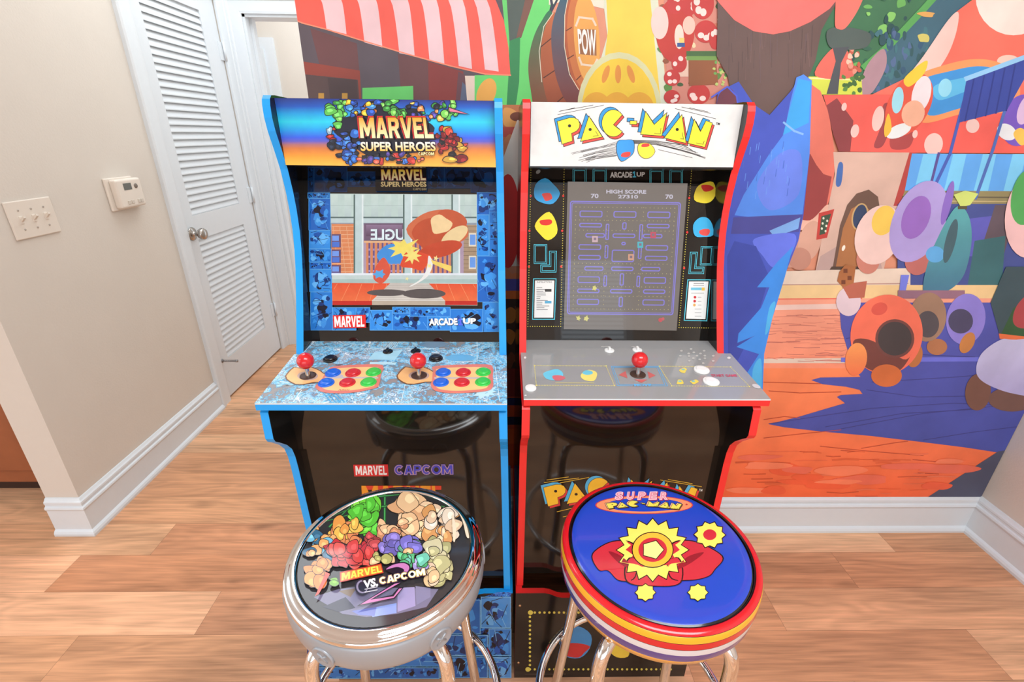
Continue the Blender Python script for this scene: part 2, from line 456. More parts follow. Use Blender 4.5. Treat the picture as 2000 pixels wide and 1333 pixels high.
def make_floor():
    mb = MB(); rnd = []
    mb.face([(-5, -2.9, -0.004), (1.9, -2.9, -0.004), (1.9, 4.9, -0.004), (-5, 4.9, -0.004)], 1, S((176, 122, 88))); rnd.append(0)
    R = random.Random(5)
    known = {0: [-0.93, 0.861], 1: [-1.506, 1.217], 2: [-1.263], 3: [-0.62, -1.36-0.0], -1: [1.443]}
    tints = {(0, 0): (207, 149, 113), (1, 0): (200, 140, 103), (2, 0): (200, 142, 106)}
    L = 0.905; w = 0.15; g = 0.0003
    for k in range(-26, 26):
        y0 = 0.985+w*k; y1 = y0+w
        ph = known.get(k, [R.random()*L])[0]
        n0 = math.floor((-5-ph)/L)
        for j in range(n0, n0+9):
            x0, x1 = ph+j*L, ph+(j+1)*L
            base = R.choice(((218, 170, 132), (213, 163, 125), (222, 176, 138), (206, 153, 115), (216, 167, 129), (201, 148, 111)))
            base = tints.get((k, j), base)
            if (k, j) in ((0, -1), (1, -1), (-1, -2)): base = (225, 172, 135)
            x0, x1 = max(x0, -5), min(x1, 1.9)
            if x1-x0 < 0.01: continue
            mb.face([(x0+g, y0+g, 0), (x1-g, y0+g, 0), (x1-g, y1-g, 0), (x0+g, y1-g, 0)], 0, S(base)); rnd.append(R.random())
    o = mb.build('floor', [floor_mat(), M_dark], rnd=rnd); struct(o)
make_floor()

def wallbox(name, a, b, m=None):
    mb = MB(); mb.box(a, b); return struct(mb.build(name, m or M_wall))
wallbox('wall_back', (-0.51, WB, 0), (WR+0.1, WB+0.12, CEIL))
wallbox('wall_right', (WR, -2.9, 0), (WR+0.1, WB, CEIL))
mb = MB()
for a, b in (((-1.672, WB-0.005, 0), (WL, 2.372, CEIL)), ((-1.672, 2.372, 2.06), (WL, 3.078, CEIL)), ((-1.672, 3.078, 0), (WL, 3.17, CEIL))): mb.box(a, b)
struct(mb.build('wall_left', M_wall))
wallbox('wall_hall', (-0.51, WB+0.12, 0), (-0.40, 3.17, CEIL))
mb = MB()
for a, b in (((-3.2, 3.17, 0), (-1.455, 3.29, CEIL)), ((-1.455, 3.17, 1.995), (-0.58, 3.29, CEIL)), ((-0.58, 3.17, 0), (-0.2, 3.29, CEIL))): mb.box(a, b)
struct(mb.build('wall_far', M_wall))
wallbox('wall_bedroom', (-3.2, 4.60, 0), (-0.2, 4.70, CEIL))
wallbox('wall_kitchen', (-5.0, 2.62, 0), (-1.672, 2.72, CEIL))
wallbox('ceiling', (-5.0, -2.9, CEIL), (WR+0.1, 4.70, CEIL+0.1), M_ceil)
# wall behind the camera with its window
wx0, wx1, wz0, wz1 = 0.62, 1.32, 1.72, 2.66
mb = MB()
for a, b in (((-5, -2.9, 0), (wx0, -2.8, CEIL)), ((wx1, -2.9, 0), (WR, -2.8, CEIL)), ((wx0, -2.9, 0), (wx1, -2.8, wz0)), ((wx0, -2.9, wz1), (wx1, -2.8, CEIL))): mb.box(a, b)
struct(mb.build('wall_front', M_wall))
mb = MB()
for a, b in (((wx0-.07, -2.8, wz0-.07), (wx0, -2.78, wz1+.07)), ((wx1, -2.8, wz0-.07), (wx1+.07, -2.78, wz1+.07)), ((wx0, -2.8, wz1), (wx1, -2.78, wz1+.07)), ((wx0, -2.8, wz0-.07), (wx1, -2.76, wz0))): mb.box(a, b)
w1 = struct(mb.build('window_1', M_trim))
mb = MB()
for k in range(19):
    z = wz0+0.02+k*0.05
    mb.face([(wx0+.01, -2.80, z-0.012), (wx1-.01, -2.80, z-0.012), (wx1-.01, -2.835, z+0.014), (wx0+.01, -2.835, z+0.014)])
mb.build('window_blind', M_trim, w1)

mb = MB()
for a, b in (((-1.88, -2.8, 0.0), (-1.8, -2.76, 1.66)), ((1.4, -2.8, 0.0), (1.48, -2.76, 1.66)), ((-1.8, -2.8, 1.58), (1.4, -2.76, 1.66)), ((-0.24, -2.8, 0.1), (-0.16, -2.76, 1.58)), ((-1.8, -2.8, 0.0), (1.4, -2.76, 0.12))): mb.box(a, b)
struct(mb.build('fill_light_frame', M_trim))  # unseen frame, added only to go with the low fill light
# ---- baseboards: one moulding profile swept along each wall
BP = [(0, 0), (.028, 0), (.028, .010), (.024, .018), (.016, .024), (.016, .112), (.019, .116), (.021, .122), (.019, .128), (.013, .131), (.013, .139), (.015, .142), (.014, .149), (.009, .153), (.004, .160), (0, .161)]
def sweep(path, seg, name, parent=None, prof=BP, kind=True):
    P = [Vector((p[0], p[1])) for p in path]
    def nrm(i):
        d = (P[i+1]-P[i]).normalized(); return Vector((d.y, -d.x))
    mb = MB()
    ends = []
    for i in (seg, seg+1):
        if i == 0: n = nrm(0)
        elif i == len(P)-1: n = nrm(i-1)
        else:
            a, b = nrm(i-1), nrm(i); n = (a+b)/(1+a.dot(b))
        ends.append([(P[i].x+n.x*d, P[i].y+n.y*d, z) for d, z in prof])
    A, B = [[mb.pt(p) for p in e] for e in ends]
    for k in range(len(prof)-1): mb.iface([A[k], A[k+1], B[k+1], B[k]])
    mb.iface(A); mb.iface(list(reversed(B)))
    return struct(mb.build(name, M_trim, parent))
bp = [(-0.51, WB), (WR, WB), (WR, -2.8)]
sweep(bp, 0, 'baseboard_back'); sweep(bp, 1, 'baseboard_right')
lp = [(-1.672, WB-0.005), (WL, WB-0.005), (WL, 2.285)]
sweep(lp, 0, 'baseboard_end'); sweep(lp, 1, 'baseboard_left')
# ---- door casings (flat board with a raised outer bead)
CP = [(0, 0), (0, .012), (.012, .014), (.060, .016), (.066, .022), (.082, .022), (.088, .016), (.088, 0)]   # (across, out of the wall)
def casing_on_x(name, xw, ya, yb, ztop, s=1):
    """casing round an opening ya..yb in a wall facing +x"""
    mb = MB()
    for side in (0, 1):
        y_in = ya if side == 0 else yb; d = -1 if side == 0 else 1
        q0 = [mb.pt((xw+t, y_in+d*a, 0)) for a, t in CP]; q1 = [mb.pt((xw+t, y_in+d*a, ztop+a)) for a, t in CP]
        for k in range(len(CP)-1): mb.iface([q0[k], q0[k+1], q1[k+1], q1[k]])
    q0 = [mb.pt((xw+t, ya-a, ztop+a)) for a, t in CP]; q1 = [mb.pt((xw+t, yb+a, ztop+a)) for a, t in CP]
    for k in range(len(CP)-1): mb.iface([q0[k], q0[k+1], q1[k+1], q1[k]])
    return struct(mb.build(name, M_trim))
casing_on_x('trim_1', WL, 2.374, 3.076, 2.055)
def casing_on_y(name, yw, xa, xb, ztop, jamb=0.12):
    mb = MB()
    for side in (0, 1):
        x_in = xa if side == 0 else xb; d = -1 if side == 0 else 1
        q0 = [mb.pt((x_in+d*a, yw-t, 0)) for a, t in CP]; q1 = [mb.pt((x_in+d*a, yw-t, ztop+a)) for a, t in CP]
        for k in range(len(CP)-1): mb.iface([q0[k], q0[k+1], q1[k+1], q1[k]])
        x2 = x_in-d*0.014
        mb.box((min(x_in, x2), yw-0.002, 0), (max(x_in, x2), yw+jamb, ztop))
        x3 = x_in-d*0.03
        mb.box((min(x2, x3), yw+0.045, 0), (max(x2, x3), yw+0.08, ztop))
    q0 = [mb.pt((xa-a, yw-t, ztop+a)) for a, t in CP]; q1 = [mb.pt((xb+a, yw-t, ztop+a)) for a, t in CP]
    for k in range(len(CP)-1): mb.iface([q0[k], q0[k+1], q1[k+1], q1[k]])
    mb.box((xa, yw-0.002, ztop-0.014), (xb, yw+jamb, ztop))
    return struct(mb.build(name, M_trim))
casing_on_y('trim_2', 3.17, -1.455, -0.58, 1.995)

# ---- louvred closet door
def make_door():
    y0, y1, zt = 2.378, 3.072, 2.05
    xf, xb = WL-0.004, WL-0.038
    panels = ((2.462, 2.925, 1.008, 1.962), (2.462, 2.925, 0.222, 0.888))
    mb = MB()
    for a, b in (((xb, y0, 0.012), (xf, 2.462, zt)), ((xb, 2.925, 0.012), (xf, y1, zt)), ((xb, 2.462, 0.012), (xf, 2.925, 0.222)), ((xb, 2.462, 0.888), (xf, 2.925, 1.008)), ((xb, 2.462, 1.962), (xf, 2.925, zt))):
        mb.box(a, b)
    d = struct(mb.build('door_1', M_door))
    for (pa, pb, za, zb) in panels:
        mb = MB(); n = round((zb-za)/0.0315); st = (zb-za)/n
        mb.box((xb-0.004, pa, za), (xb, pb, zb))
        for k in range(n):
            z = za+st*k
            A = [(xf-0.003, pa, z+0.001), (xf-0.003, pa, z+0.006), (xf-0.014, pa, z+st+0.004), (xf-0.016, pa, z+st)]
            B = [(p[0], pb, p[2]) for p in A]
            a = [mb.pt(p) for p in A]; b = [mb.pt(p) for p in B]
            for i in range(4): mb.iface([a[i], a[(i+1) % 4], b[(i+1) % 4], b[i]])
        mb.build('louver_panel', M_door, d)
    M_nickel = mat('brushed_nickel', (176, 170, 164), 0.24, 1.0)
    mb = MB()
    ky, kz = 2.423, 0.925
    mb.lathe([(0, 0), (.031, 0), (.033, .003), (.031, .007), (.020, .010), (.012, .013), (.011, .030), (.013, .034), (.024, .040), (.0285, .050), (.0285, .058), (.024, .066), (.012, .070), (0, .071)], (xf, ky, kz), 32, axis=(1, 0, 0))
    k = mb.build('door_knob', M_nickel, d); k['label'] = 'round satin nickel knob'
    for z in (1.80, 1.04, 0.295):
        mb = MB()
        mb.tube([(WL+0.010, y1+0.003, z-0.045), (WL+0.010, y1+0.003, z+0.045)], 0.006, 10)
        mb.box((WL-0.004, y1-0.03, z-0.044), (WL+0.002, y1+0.001, z+0.044))
        mb.build('hinge', M_trim, d)
    mb = MB()
    p0 = Vector((xf, 2.405, 0.23))
    path = [p0+Vector((0.003+t*0.075, 0.006*cos(t*pi*2*14), 0.006*sin(t*pi*2*14))) for t in (i/168 for i in range(169))]
    mb.tube(path, 0.0012, 6)
    mb.lathe([(0, 0), (.011, 0), (.011, .004), (0, .004)], p0, 16, axis=(1, 0, 0))
    mb.lathe([(0, .074), (.008, .075), (.008, .086), (0, .088)], p0, 16, axis=(1, 0, 0))
    mb.build('door_stop', mat('stop_steel', (150, 150, 152), 0.35, 0.7), d)
make_door()
# ---- white door seen through the far opening
mb = MB()
mb.box((-2.72, 4.555, 0.01), (-1.97, 4.595, 2.02))
for z0, z1 in ((0.2, 0.9), (1.05, 1.85)): mb.bbox((-2.62, 4.545, z0), (-2.07, 4.56, z1), 0.006)
d2 = struct(mb.build('door_2', M_door))
mb = MB()
for a, b in (((-2.80, 4.575, 0), (-2.72, 4.60, 2.10)), ((-1.97, 4.575, 0), (-1.89, 4.60, 2.10)), ((-2.72, 4.575, 2.02), (-1.97, 4.60, 2.10))): mb.box(a, b)
struct(mb.build('trim_3', M_trim))

# ---- light switch plate and thermostat on the left wall
M_ivory = mat('ivory_plastic', (226, 216, 204), 0.4, noise=0.01)
def switch_plate():
    t = thing('switch_plate', 'ivory wall plate with three toggle light switches', 'light switch', (WL, 1.628, 1.128))
    mb = MB(); mb.bbox((WL, 1.545, 1.070), (WL+0.006, 1.711, 1.188), 0.003)
    mb.build('cover_plate', M_ivory, t)
    for i, y in enumerate((1.583, 1.628, 1.673)):
        mb = MB()
        mb.bbox((WL+0.005, y-0.006, 1.117), (WL+0.0075, y+0.006, 1.141), 0.001)
        A = [(WL+0.006, 1.122), (WL+0.006, 1.134), (WL+0.019, 1.142), (WL+0.020, 1.136)]
        a = [mb.pt((p[0], y-0.004, p[1])) for p in A]; b = [mb.pt((p[0], y+0.004, p[1])) for p in A]
        for k in range(4): mb.iface([a[k], a[(k+1) % 4], b[(k+1) % 4], b[k]])
        mb.iface(a); mb.iface(b)
        mb.build('toggle', M_ivory, t)
        for z in (1.099, 1.159):
            mb = MB(); mb.lathe([(0.0033, 0), (.003, .0012), (.001, .0016), (0, .0016)], (WL+0.006, y, z), 12, axis=(1, 0, 0))
            mb.build('screw', mat('screw_paint', (170, 160, 150), 0.4) if 'screw_paint' not in bpy.data.materials else bpy.data.materials['screw_paint'], t)
switch_plate()
def thermostat():
    t = thing('thermostat', 'small ivory digital thermostat mounted beside the louvred door', 'thermostat', (WL, 2.05, 1.16))
    mb = MB(); mb.bbox((WL, 1.960, 1.100), (WL+0.010, 2.110, 1.224), 0.004); mb.build('wall_base', M_ivory, t)
    mb = MB(); mb.bbox((WL+0.008, 1.978, 1.108), (WL+0.036, 2.118, 1.218), 0.008, seg=3); mb.build('body', M_ivory, t)
    mb = MB(); mb.bbox((WL+0.0355, 2.014, 1.176), (WL+0.0368, 2.058, 1.202), 0.0006); mb.build('display', mat('lcd', (92, 92, 84), 0.25), t)
    mb = MB(); mb.lathe([(0.010, 0), (.009, .002), (0, .002)], (WL+0.0358, 2.082, 1.188), 20, axis=(1, 0, 0)); mb.build('badge', mat('badge_grey', (120, 110, 100), 0.4), t)
    for y in (2.022, 2.042, 2.078, 2.094):
        mb = MB(); mb.bbox((WL+0.0355, y-0.007, 1.122), (WL+0.039, y+0.007, 1.136), 0.0012); mb.build('button', mat('button_ivory', (206, 196, 184), 0.4) if 'button_ivory' not in bpy.data.materials else bpy.data.materials['button_ivory'], t)
thermostat()
# ---- kitchen cabinet seen past the end of the left wall
def kitchen():
    t = thing('kitchen_cabinet', 'cherry brown wooden base cabinet behind the end of the beige wall', 'cabinet', (-2.3, 1.75, 0))
    M_ch = mat('cherry_wood', (150, 84, 48), 0.4, noise=0.25, nscale=9)
    mb = MB(); mb.box((-2.75, 1.56, 0.10), (-1.80, 2.15, 0.88)); mb.build('carcass', M_ch, t)
    mb = MB(); mb.bbox((-2.72, 1.545, 0.165), (-1.82, 1.56, 0.84), 0.004); mb.build('door', M_ch, t)
    mb = MB(); mb.box((-2.75, 1.64, 0), (-1.80, 2.15, 0.10)); mb.build('toe_kick', mat('toe_kick_dark', (60, 34, 22), 0.6), t)
    mb = MB(); mb.bbox((-2.78, 1.53, 0.88), (-1.78, 2.17, 0.92), 0.006); mb.build('worktop', mat('stone_worktop', (150, 138, 124), 0.3, noise=0.2), t)
kitchen()

# ================================================================== the two arcade cabinets
M_black = mat('black_laminate', (22, 20, 19), 0.16, spec=0.5, noise=0.05)
M_blackg = mat('black_gloss_panel', (34, 27, 22), 0.07, spec=0.6, noise=0.05)
M_plexi = mat('black_acrylic', (22, 20, 19), 0.035, spec=0.8, noise=0.03)
M_blue = mat('blue_edge_band', (26, 160, 242), 0.35, noise=0.03)
M_red = mat('red_edge_band', (236, 44, 42), 0.35, noise=0.03)
M_sil = mat('bright_steel', (200, 198, 195), 0.15, 1.0)
M_pr = print_mat('printed_vinyl', 0.30)
M_prg = print_mat('printed_acrylic', 0.05, noise=0.03)
M_lcd1 = print_mat('lit_screen_colour', 0.05, noise=0.05, nscale=60, emit=0.95)
M_lcd2 = print_mat('lit_screen_reflection_grey', 0.035, noise=0.02, emit=0.78, spec=0.6)
BLUES = [(0.0, (10, 14, 28)), (0.30, (16, 44, 92)), (0.40, (28, 92, 176)), (0.52, (62, 150, 230)), (0.66, (20, 70, 150)), (0.74, (120, 190, 245))]
M_comic = comic_mat('comic_print_blue', [(0.0, (12, 14, 24)), (0.42, (18, 54, 120)), (0.50, (34, 110, 205)), (0.60, (60, 150, 235)), (0.68, (18, 60, 140)), (0.74, (96, 180, 245))], 34, 0.06, spec=0.5)
M_comicd = comic_mat('comic_print_dark_blue', [(0.0, (8, 12, 22)), (0.50, (12, 36, 78)), (0.60, (20, 70, 140)), (0.70, (14, 44, 92)), (0.78, (34, 96, 170))], 30, 0.06)
M_comicp = comic_mat('comic_print_hazed', [(0.0, (150, 146, 146)), (0.38, (120, 140, 158)), (0.45, (112, 190, 232)), (0.53, (170, 222, 246)), (0.60, (158, 158, 162)), (0.65, (110, 176, 220)), (0.70, (232, 246, 252))], 30, 0.12)  # print tints with a hazy sheen mixed in, blacks lifted to grey

RIM_Z = 0.335
PROFILE_UP = [(1.36, 0.336), (1.36, 1.462), (1.095, 1.467), (1.079, 1.466), (1.070, 1.459), (1.066, 1.448), (1.064, 1.425), (1.068, 1.400), (1.080, 1.365), (1.092, 1.325), (1.098, 1.28), (1.099, 1.24), (1.095, 1.195), (1.086, 1.155), (1.072, 1.112), (1.055, 1.072), (1.035, 1.026), (1.012, 0.976), (0.990, 0.930), (0.988, 0.917), (0.805, 0.905),
              (0.799, 0.900), (0.795, 0.842), (0.800, 0.832), (0.812, 0.822), (0.838, 0.797), (0.853, 0.776), (0.859, 0.752), (0.861, 0.72), (0.862, 0.336)]
DECK_K = 0.017/0.26
def deck_z(y, dy): return 0.925+(y-dy-0.79)*DECK_K
NB_ = Vector((0, -(1.325-0.942), 1.17-1.05)).normalized()      # bezel normal
ND_ = Vector((0, -DECK_K, 1)).normalized()                     # deck normal

class Cab: pass
def cabinet(X0, X1, dy, lean, label, M_edge, deck_px, deck_mat, marquee_base):
    c = Cab(); c.X0, c.X1, c.dy = X0, X1, dy
    def xf(p): return Vector((p.x+lean*p.z, p.y+dy, p.z))
    c.xf = xf
    t = c.root = thing('arcade_cabinet', label, 'arcade machine', ((X0+X1)/2, 1.1+dy, 0), 'arcade cabinets along the mural wall')
    T = 0.016
    for x in (X0, X1-T):
        mb = MB(xf); mb.prism_x(PROFILE_UP, x, x+T, 0, 1); mb.build('side_panel', [M_edge, M_black], t)
    xi0, xi1 = X0+T, X1-T
    mb = MB(xf); mb.box((xi0, 1.345, 0.34), (xi1, 1.358, 1.455)); mb.build('back_panel', M_black, t)
    mb = MB(xf); mb.box((xi0, 1.094, 1.452), (xi1, 1.345, 1.460)); mb.build('top_panel', M_black, t)
    # front panels below the deck
    mb = MB(xf); mb.box((xi0, 0.880, 0.756), (xi1, 0.892, 0.915)); mb.build('apron_panel', M_blackg, t)
    c.low_map = plane_map((0, 0.887+dy, 0), (0, 1, 0))
    c.low = MB(xf); c.low.box((xi0, 0.887, 0.350), (xi1, 0.899, 0.7555))
    # marquee
    c.mq = MB(xf); c.mq.prism_x([(1.0905, 1.462), (1.0855, 1.334), (1.103, 1.330), (1.105, 1.456)], xi0, xi1, 0, 0)
    nm = Vector((0, -(1.462-1.334), 0.005)); c.mq_map = plane_map((0, 1.0855+dy, 1.334), nm); c.mq_n = nm
    # bezel
    c.bz = MB(xf); a = Vector((1.048, 0.936)); b = Vector((1.1717, 1.331))
    c.bz.prism_x([(a.x, a.y), (b.x, b.y), (b.x+.010, b.y-.003), (a.x+.010, a.y-.003)], xi0, xi1, 0, 0)
    c.bz_map = plane_map((0, a.x+dy, a.y), NB_)
    mb = MB(xf); mb.prism_x([(1.100, 1.3345), (1.174, 1.3315), (1.19, 1.345), (1.100, 1.345)], xi0, xi1); mb.build('marquee_soffit', M_black, t)
    ml0, ml1 = xf(Vector((xi0, 0, 1.4))).x, xf(Vector((xi1, 0, 1.4))).x
    def mqc(q): sh = lean*(q.z-1.4); return Vector((min(max(q.x, ml0+sh+0.0004), ml1+sh-0.0004), q.y, min(max(q.z, 1.3345), 1.4618)))
    c.mqc = mqc
    # control deck
    dm = c.deck_map = plane_map((0, 0.79+dy, 0.925), ND_)
    fl, fr = dm(*deck_px[0]), dm(*deck_px[1])
    yb = 0.986+dy; yr = 1.054+dy
    xl = fl.x; xr = fr.x
    XI0, XI1 = xf(Vector((xi0, 0, 0.94))).x, xf(Vector((xi1, 0, 0.94))).x
    yf = (fl.y+fr.y)/2
    c.dk = MB(); out = [(xl, yf), (xr, yf), (xr, yb), (XI1, yb), (XI1, yr), (XI0, yr), (XI0, yb), (xl, yb)]
    top = [Vector((x, y, deck_z(y, dy))) for x, y in out]; bot = [v-Vector((0, 0, 0.016)) for v in top]
    for tri in tessellate_polygon([[Vector((x, y, 0)) for x, y in out]]):
        c.dk.face([top[i] for i in tri], 1); c.dk.face([bot[i] for i in tri], 0)
    for i in range(len(out)):
        j = (i+1) % len(out); h = Vector((0, 0, 0.003))
        c.dk.face([top[i]-h, top[j]-h, bot[j], bot[i]], 0); c.dk.face([top[i], top[j], top[j]-h, top[i]-h], 2)
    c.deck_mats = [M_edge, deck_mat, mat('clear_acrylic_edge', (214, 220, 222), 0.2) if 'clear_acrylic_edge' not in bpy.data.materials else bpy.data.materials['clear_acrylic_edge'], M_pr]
    # riser
    r0, r1 = X0-0.003, X1-0.001
    for x in (r0, r1-T):
        mb = MB(); 
        mb.prism_x([(1.36, 0), (1.36, RIM_Z), (0.868, RIM_Z), (0.868, 0)], x, x+T, 0, 1)
        mb.build('riser_side', [M_edge, M_black], t) if dy == 0 else mb.build('riser_side', [M_edge, M_black], t)
    c.rs = MB()
    fp = [(r0, 0), (r1, 0), (r1, RIM_Z), (r1-.072, RIM_Z), (r1-.085, RIM_Z-.003), (r1-.105, RIM_Z-.014), (r1-.118, RIM_Z-.017), (r0+.118, RIM_Z-.017), (r0+.105, RIM_Z-.014), (r0+.085, RIM_Z-.003), (r0+.072, RIM_Z), (r0, RIM_Z)]
    c.rs.prism_y(fp, 0.853, 0.868, 0, 1)
    c.rs_map = plane_map((0, 0.853, 0), (0, 1, 0))
    return c
def at_deck(c, u, v): return c.deck_map(u, v)
def joystick(c, u, v, colr, dark):
    p = at_deck(c, u, v)
    j = MB(); j.lathe([(0.0165, 0.0003), (0.0165, 0.0016), (0.013, 0.0022), (0.0075, 0.0024), (0, 0.0024)], p, 28, axis=ND_)
    jo = j.build('joystick', dark, c.root)
    s = MB(); s.lathe([(0.0055, 0.001), (0.0050, 0.006), (0.0042, 0.012), (0.0042, 0.030)], p, 16)
    s.build('shaft', M_sil, jo)
    b = MB(); r = 0.0172
    b.lathe([(r*sin(pi*k/20) if 0 < k < 20 else 0, 0.0355-r*cos(pi*k/20)) for k in range(21)], p, 32)
    bo = b.build('ball_top', colr, jo); bo['label'] = 'red ball top'
def button(c, u, v, m, r=0.0163, h=0.006, name='button', label=None):
    p = at_deck(c, u, v)
    b = MB(); b.lathe([(r, 0.0002), (r, 0.0024), (r*0.94, 0.0036), (r*0.78, 0.0038), (r*0.74, 0.0030), (r*0.72, h*0.9), (r*0.62, h), (r*0.3, h*0.93), (0, h*0.9)], p, 28, axis=ND_)
    o = b.build(name, m, c.root)
    if label: o['label'] = label
def selector(c, u, v, m, mt):
    p = at_deck(c, u, v)
    b = MB(); b.lathe([(0.0115, 0.0002), (0.0115, 0.002), (0.009, 0.0032), (0, 0.0034)], p, 24, axis=ND_); o = b.build('selector_switch', m, c.root)
    s = MB(); s.bbox(p+Vector((-0.0028, -0.007, 0.002)), p+Vector((0.0028, 0.005, 0.0095)), 0.0014); s.build('lever', mt, o)

# ---- the blue edged machine
cL = cabinet(-0.4505, 0.0275, 0.0, -0.0215, 'blue edged black arcade cabinet with comic print control deck and two red joysticks', M_blue, ((497, 788), (990.5, 789)), M_comicp, None)
def marquee_blue(c):
    mb = c.mq; a = Art(mb, c.mq_map, c.mq_n, 1, zoom=(500, 170, 0.255), clamp=c.mqc)
    stops = [(70, (44, 58, 132)), (150, (38, 92, 190)), (205, (34, 160, 226)), (265, (46, 208, 236)), (330, (36, 160, 238)), (385, (58, 98, 232)), (415, (96, 96, 200)), (440, (172, 112, 120)), (470, (212, 124, 66)), (530, (240, 158, 56)), (620, (255, 190, 78))]
    def xl(v): return 140+(v-90)*(225-140)/(605-90)
    for (v0, c0), (v1, c1) in zip(stops[:-1], stops[1:]):
        a.mb.face([a.P(p) for p in ((xl(v0)-12, v0), (1870, v0+5), (1870, v1+5), (xl(v1)-12, v1))], 1, [S(c0), S(c0), S(c1), S(c1)], raw=True)
    ink = (18, 20, 26)
    a.splat(1010, 330, 420, 250, (30, 32, 52), 3, 16, 0.3)
    R = random.Random(11)
    def cluster(x0, y0, x1, y1, n, cols, s0, s1):
        for i in range(n):
            x, y = x0+(x1-x0)*R.random(), y0+(y1-y0)*R.random(); q = s0+(s1-s0)*R.random()
            c1 = R.choice(cols)
            a.splat(x, y, q*(0.7+0.6*R.random()), q*(0.6+0.5*R.random()), c1, R.randint(1, 9999), R.choice((5, 6, 7, 9)), 0.55, ink, 7, tuple(min(255, int(k*1.3)+14) for k in c1))
    green = [(96, 190, 84), (60, 140, 62), (120, 205, 90)]
    cluster(560, 120, 700, 300, 14, green, 34, 60)
    cluster(690, 110, 940, 220, 22, [(40, 80, 170), (230, 190, 60), (28, 30, 44), (70, 140, 215), (200, 110, 50)], 18, 42)
    cluster(960, 110, 1150, 230, 14, green, 30, 52)
    cluster(1170, 110, 1440, 260, 22, [(80, 70, 160), (44, 80, 170), (28, 30, 44), (230, 190, 90), (215, 140, 90), (60, 150, 70)], 18, 44)
    cluster(1440, 110, 1530, 220, 9, green+[(215, 110, 150)], 24, 44)
    a.poly([(1470, 150), (1640, 212), (1480, 196)], ink); a.poly([(1478, 160), (1622, 208), (1484, 188)], (225, 120, 150))
    cluster(560, 320, 600, 510, 9, [(170, 40, 40), (30, 40, 60), (150, 180, 205)], 20, 40)
    cluster(630, 340, 790, 580, 24, [(44, 100, 190), (60, 120, 215), (28, 32, 48), (40, 70, 150)], 24, 48)
    cluster(1390, 310, 1590, 580, 28, [(176, 40, 40), (206, 70, 54), (120, 24, 30), (204, 160, 60), (30, 26, 30)], 22, 48)
    cluster(800, 510, 1320, 585, 28, [(186, 50, 46), (30, 28, 36), (70, 56, 130), (220, 100, 80), (60, 110, 200)], 18, 36)
    q = ((792, 236), (1345, 236), (1366, 394), (806, 392))
    a.block('MARVEL', tuple((x-6, y-5) for x, y in q), (205, 40, 40), None, (205, 40, 40), 14); a.block('MARVEL', tuple((x+7, y+7) for x, y in q), (24, 18, 24), None, (24, 18, 24), 12)
    a.block('MARVEL', q, (250, 164, 20), (255, 244, 190), (60, 20, 24), 7)
    q = ((808, 424), (1374, 424), (1378, 490), (812, 488))
    a.text('SUPER HEROES', q, (26, 20, 40), 0.075); a.text('SUPER HEROES', q, (255, 250, 235), 0.03, c2=(250, 190, 60))
    q = ((1246, 500), (1366, 500), (1368, 524), (1248, 524))
    a.block('CAPCOM', q, (250, 235, 170), None, (26, 20, 30), 5)
    mb.build('marquee', [M_black, M_pr], c.root)
marquee_blue(cL)
def bezel_blue(c):
    mb = c.bz; a = Art(mb, c.bz_map, NB_, 1)
    dk = [(8, 14, 26), (14, 34, 70), (22, 66, 124), (10, 22, 44)]
    for k, q in enumerate(((602, 327, 613, 375), (614, 327, 678, 375), (679, 336, 735, 365), (735, 327, 834, 375), (834, 327, 868, 368), (868, 327, 920, 368), (920, 327, 972, 376))): a.page(*q, 70+k, (14, 44, 88), dk, (30, 76, 130), 0.8, 16)
    mid = [(10, 20, 44), (24, 84, 170), (60, 146, 226), (14, 52, 116), (96, 176, 240)]
    for k, q in enumerate(((602, 377, 645, 388), (604, 389, 646, 450), (605, 451, 646, 486), (605, 487, 648, 512), (606, 513, 648, 526), (606, 527, 649, 570), (608, 571, 650, 645),
              (932, 377, 973, 420), (932, 421, 955, 500), (956, 415, 973, 516), (933, 501, 973, 590), (943, 591, 974, 648))):
        a.page(*q, 90+k, ((38, 120, 206), (30, 100, 190), (50, 136, 218))[k % 3], mid, (84, 160, 225), 0.9, 22, 0.3)
    for k, q in enumerate(((651, 601, 697, 645), (697, 601, 724, 630), (724, 606, 768, 645), (768, 612, 836, 645), (768, 600, 802, 612), (802, 600, 880, 618), (836, 618, 880, 645), (880, 604, 943, 648))):
        a.page(*q, 120+k, ((50, 136, 218), (38, 120, 206))[k % 2], mid, (100, 176, 235), 0.9, 20, 0.3)
    a.poly([(735, 327), (834, 327), (834, 375), (735, 375)], (18, 18, 24))
    q = ((746, 333), (831, 333), (833, 354), (747, 354))
    a.block('MARVEL', q, (226, 196, 40), (235, 226, 190), (110, 26, 30), 2)
    a.text('SUPER HEROES', ((746, 357), (833, 357), (834, 366), (746, 366)), (226, 208, 150), 0.03)
    a.block('CAPCOM', ((808, 369), (834, 369), (834, 373), (808, 373)), (150, 140, 110))
    a.poly([(652.5, 616), (716, 615), (717, 640), (653.5, 641)], (222, 44, 44))
    a.block('MARVEL', ((655, 618), (713, 617), (714, 638), (656, 639)), (250, 246, 244))
    for dx, cc in ((0.8, (16, 18, 24)), (0, (246, 246, 244))):
        a.text('ARCADE', ((840+dx, 623+dx), (893+dx, 622+dx), (894+dx, 634+dx), (840+dx, 635+dx)), cc, 0.05)
        a.text('UP', ((906+dx, 622+dx), (929+dx, 622+dx), (929+dx, 632+dx), (906+dx, 632+dx)), cc, 0.05)
    a.one(896, 622, 904, 635, (92, 104, 240))
    a.line([(611.5, 400), (612, 400)], 0.5, (10, 10, 10))
    mb.build('screen_bezel', [M_plexi, M_prg, M_comic, M_comicd], c.root)
bezel_blue(cL)
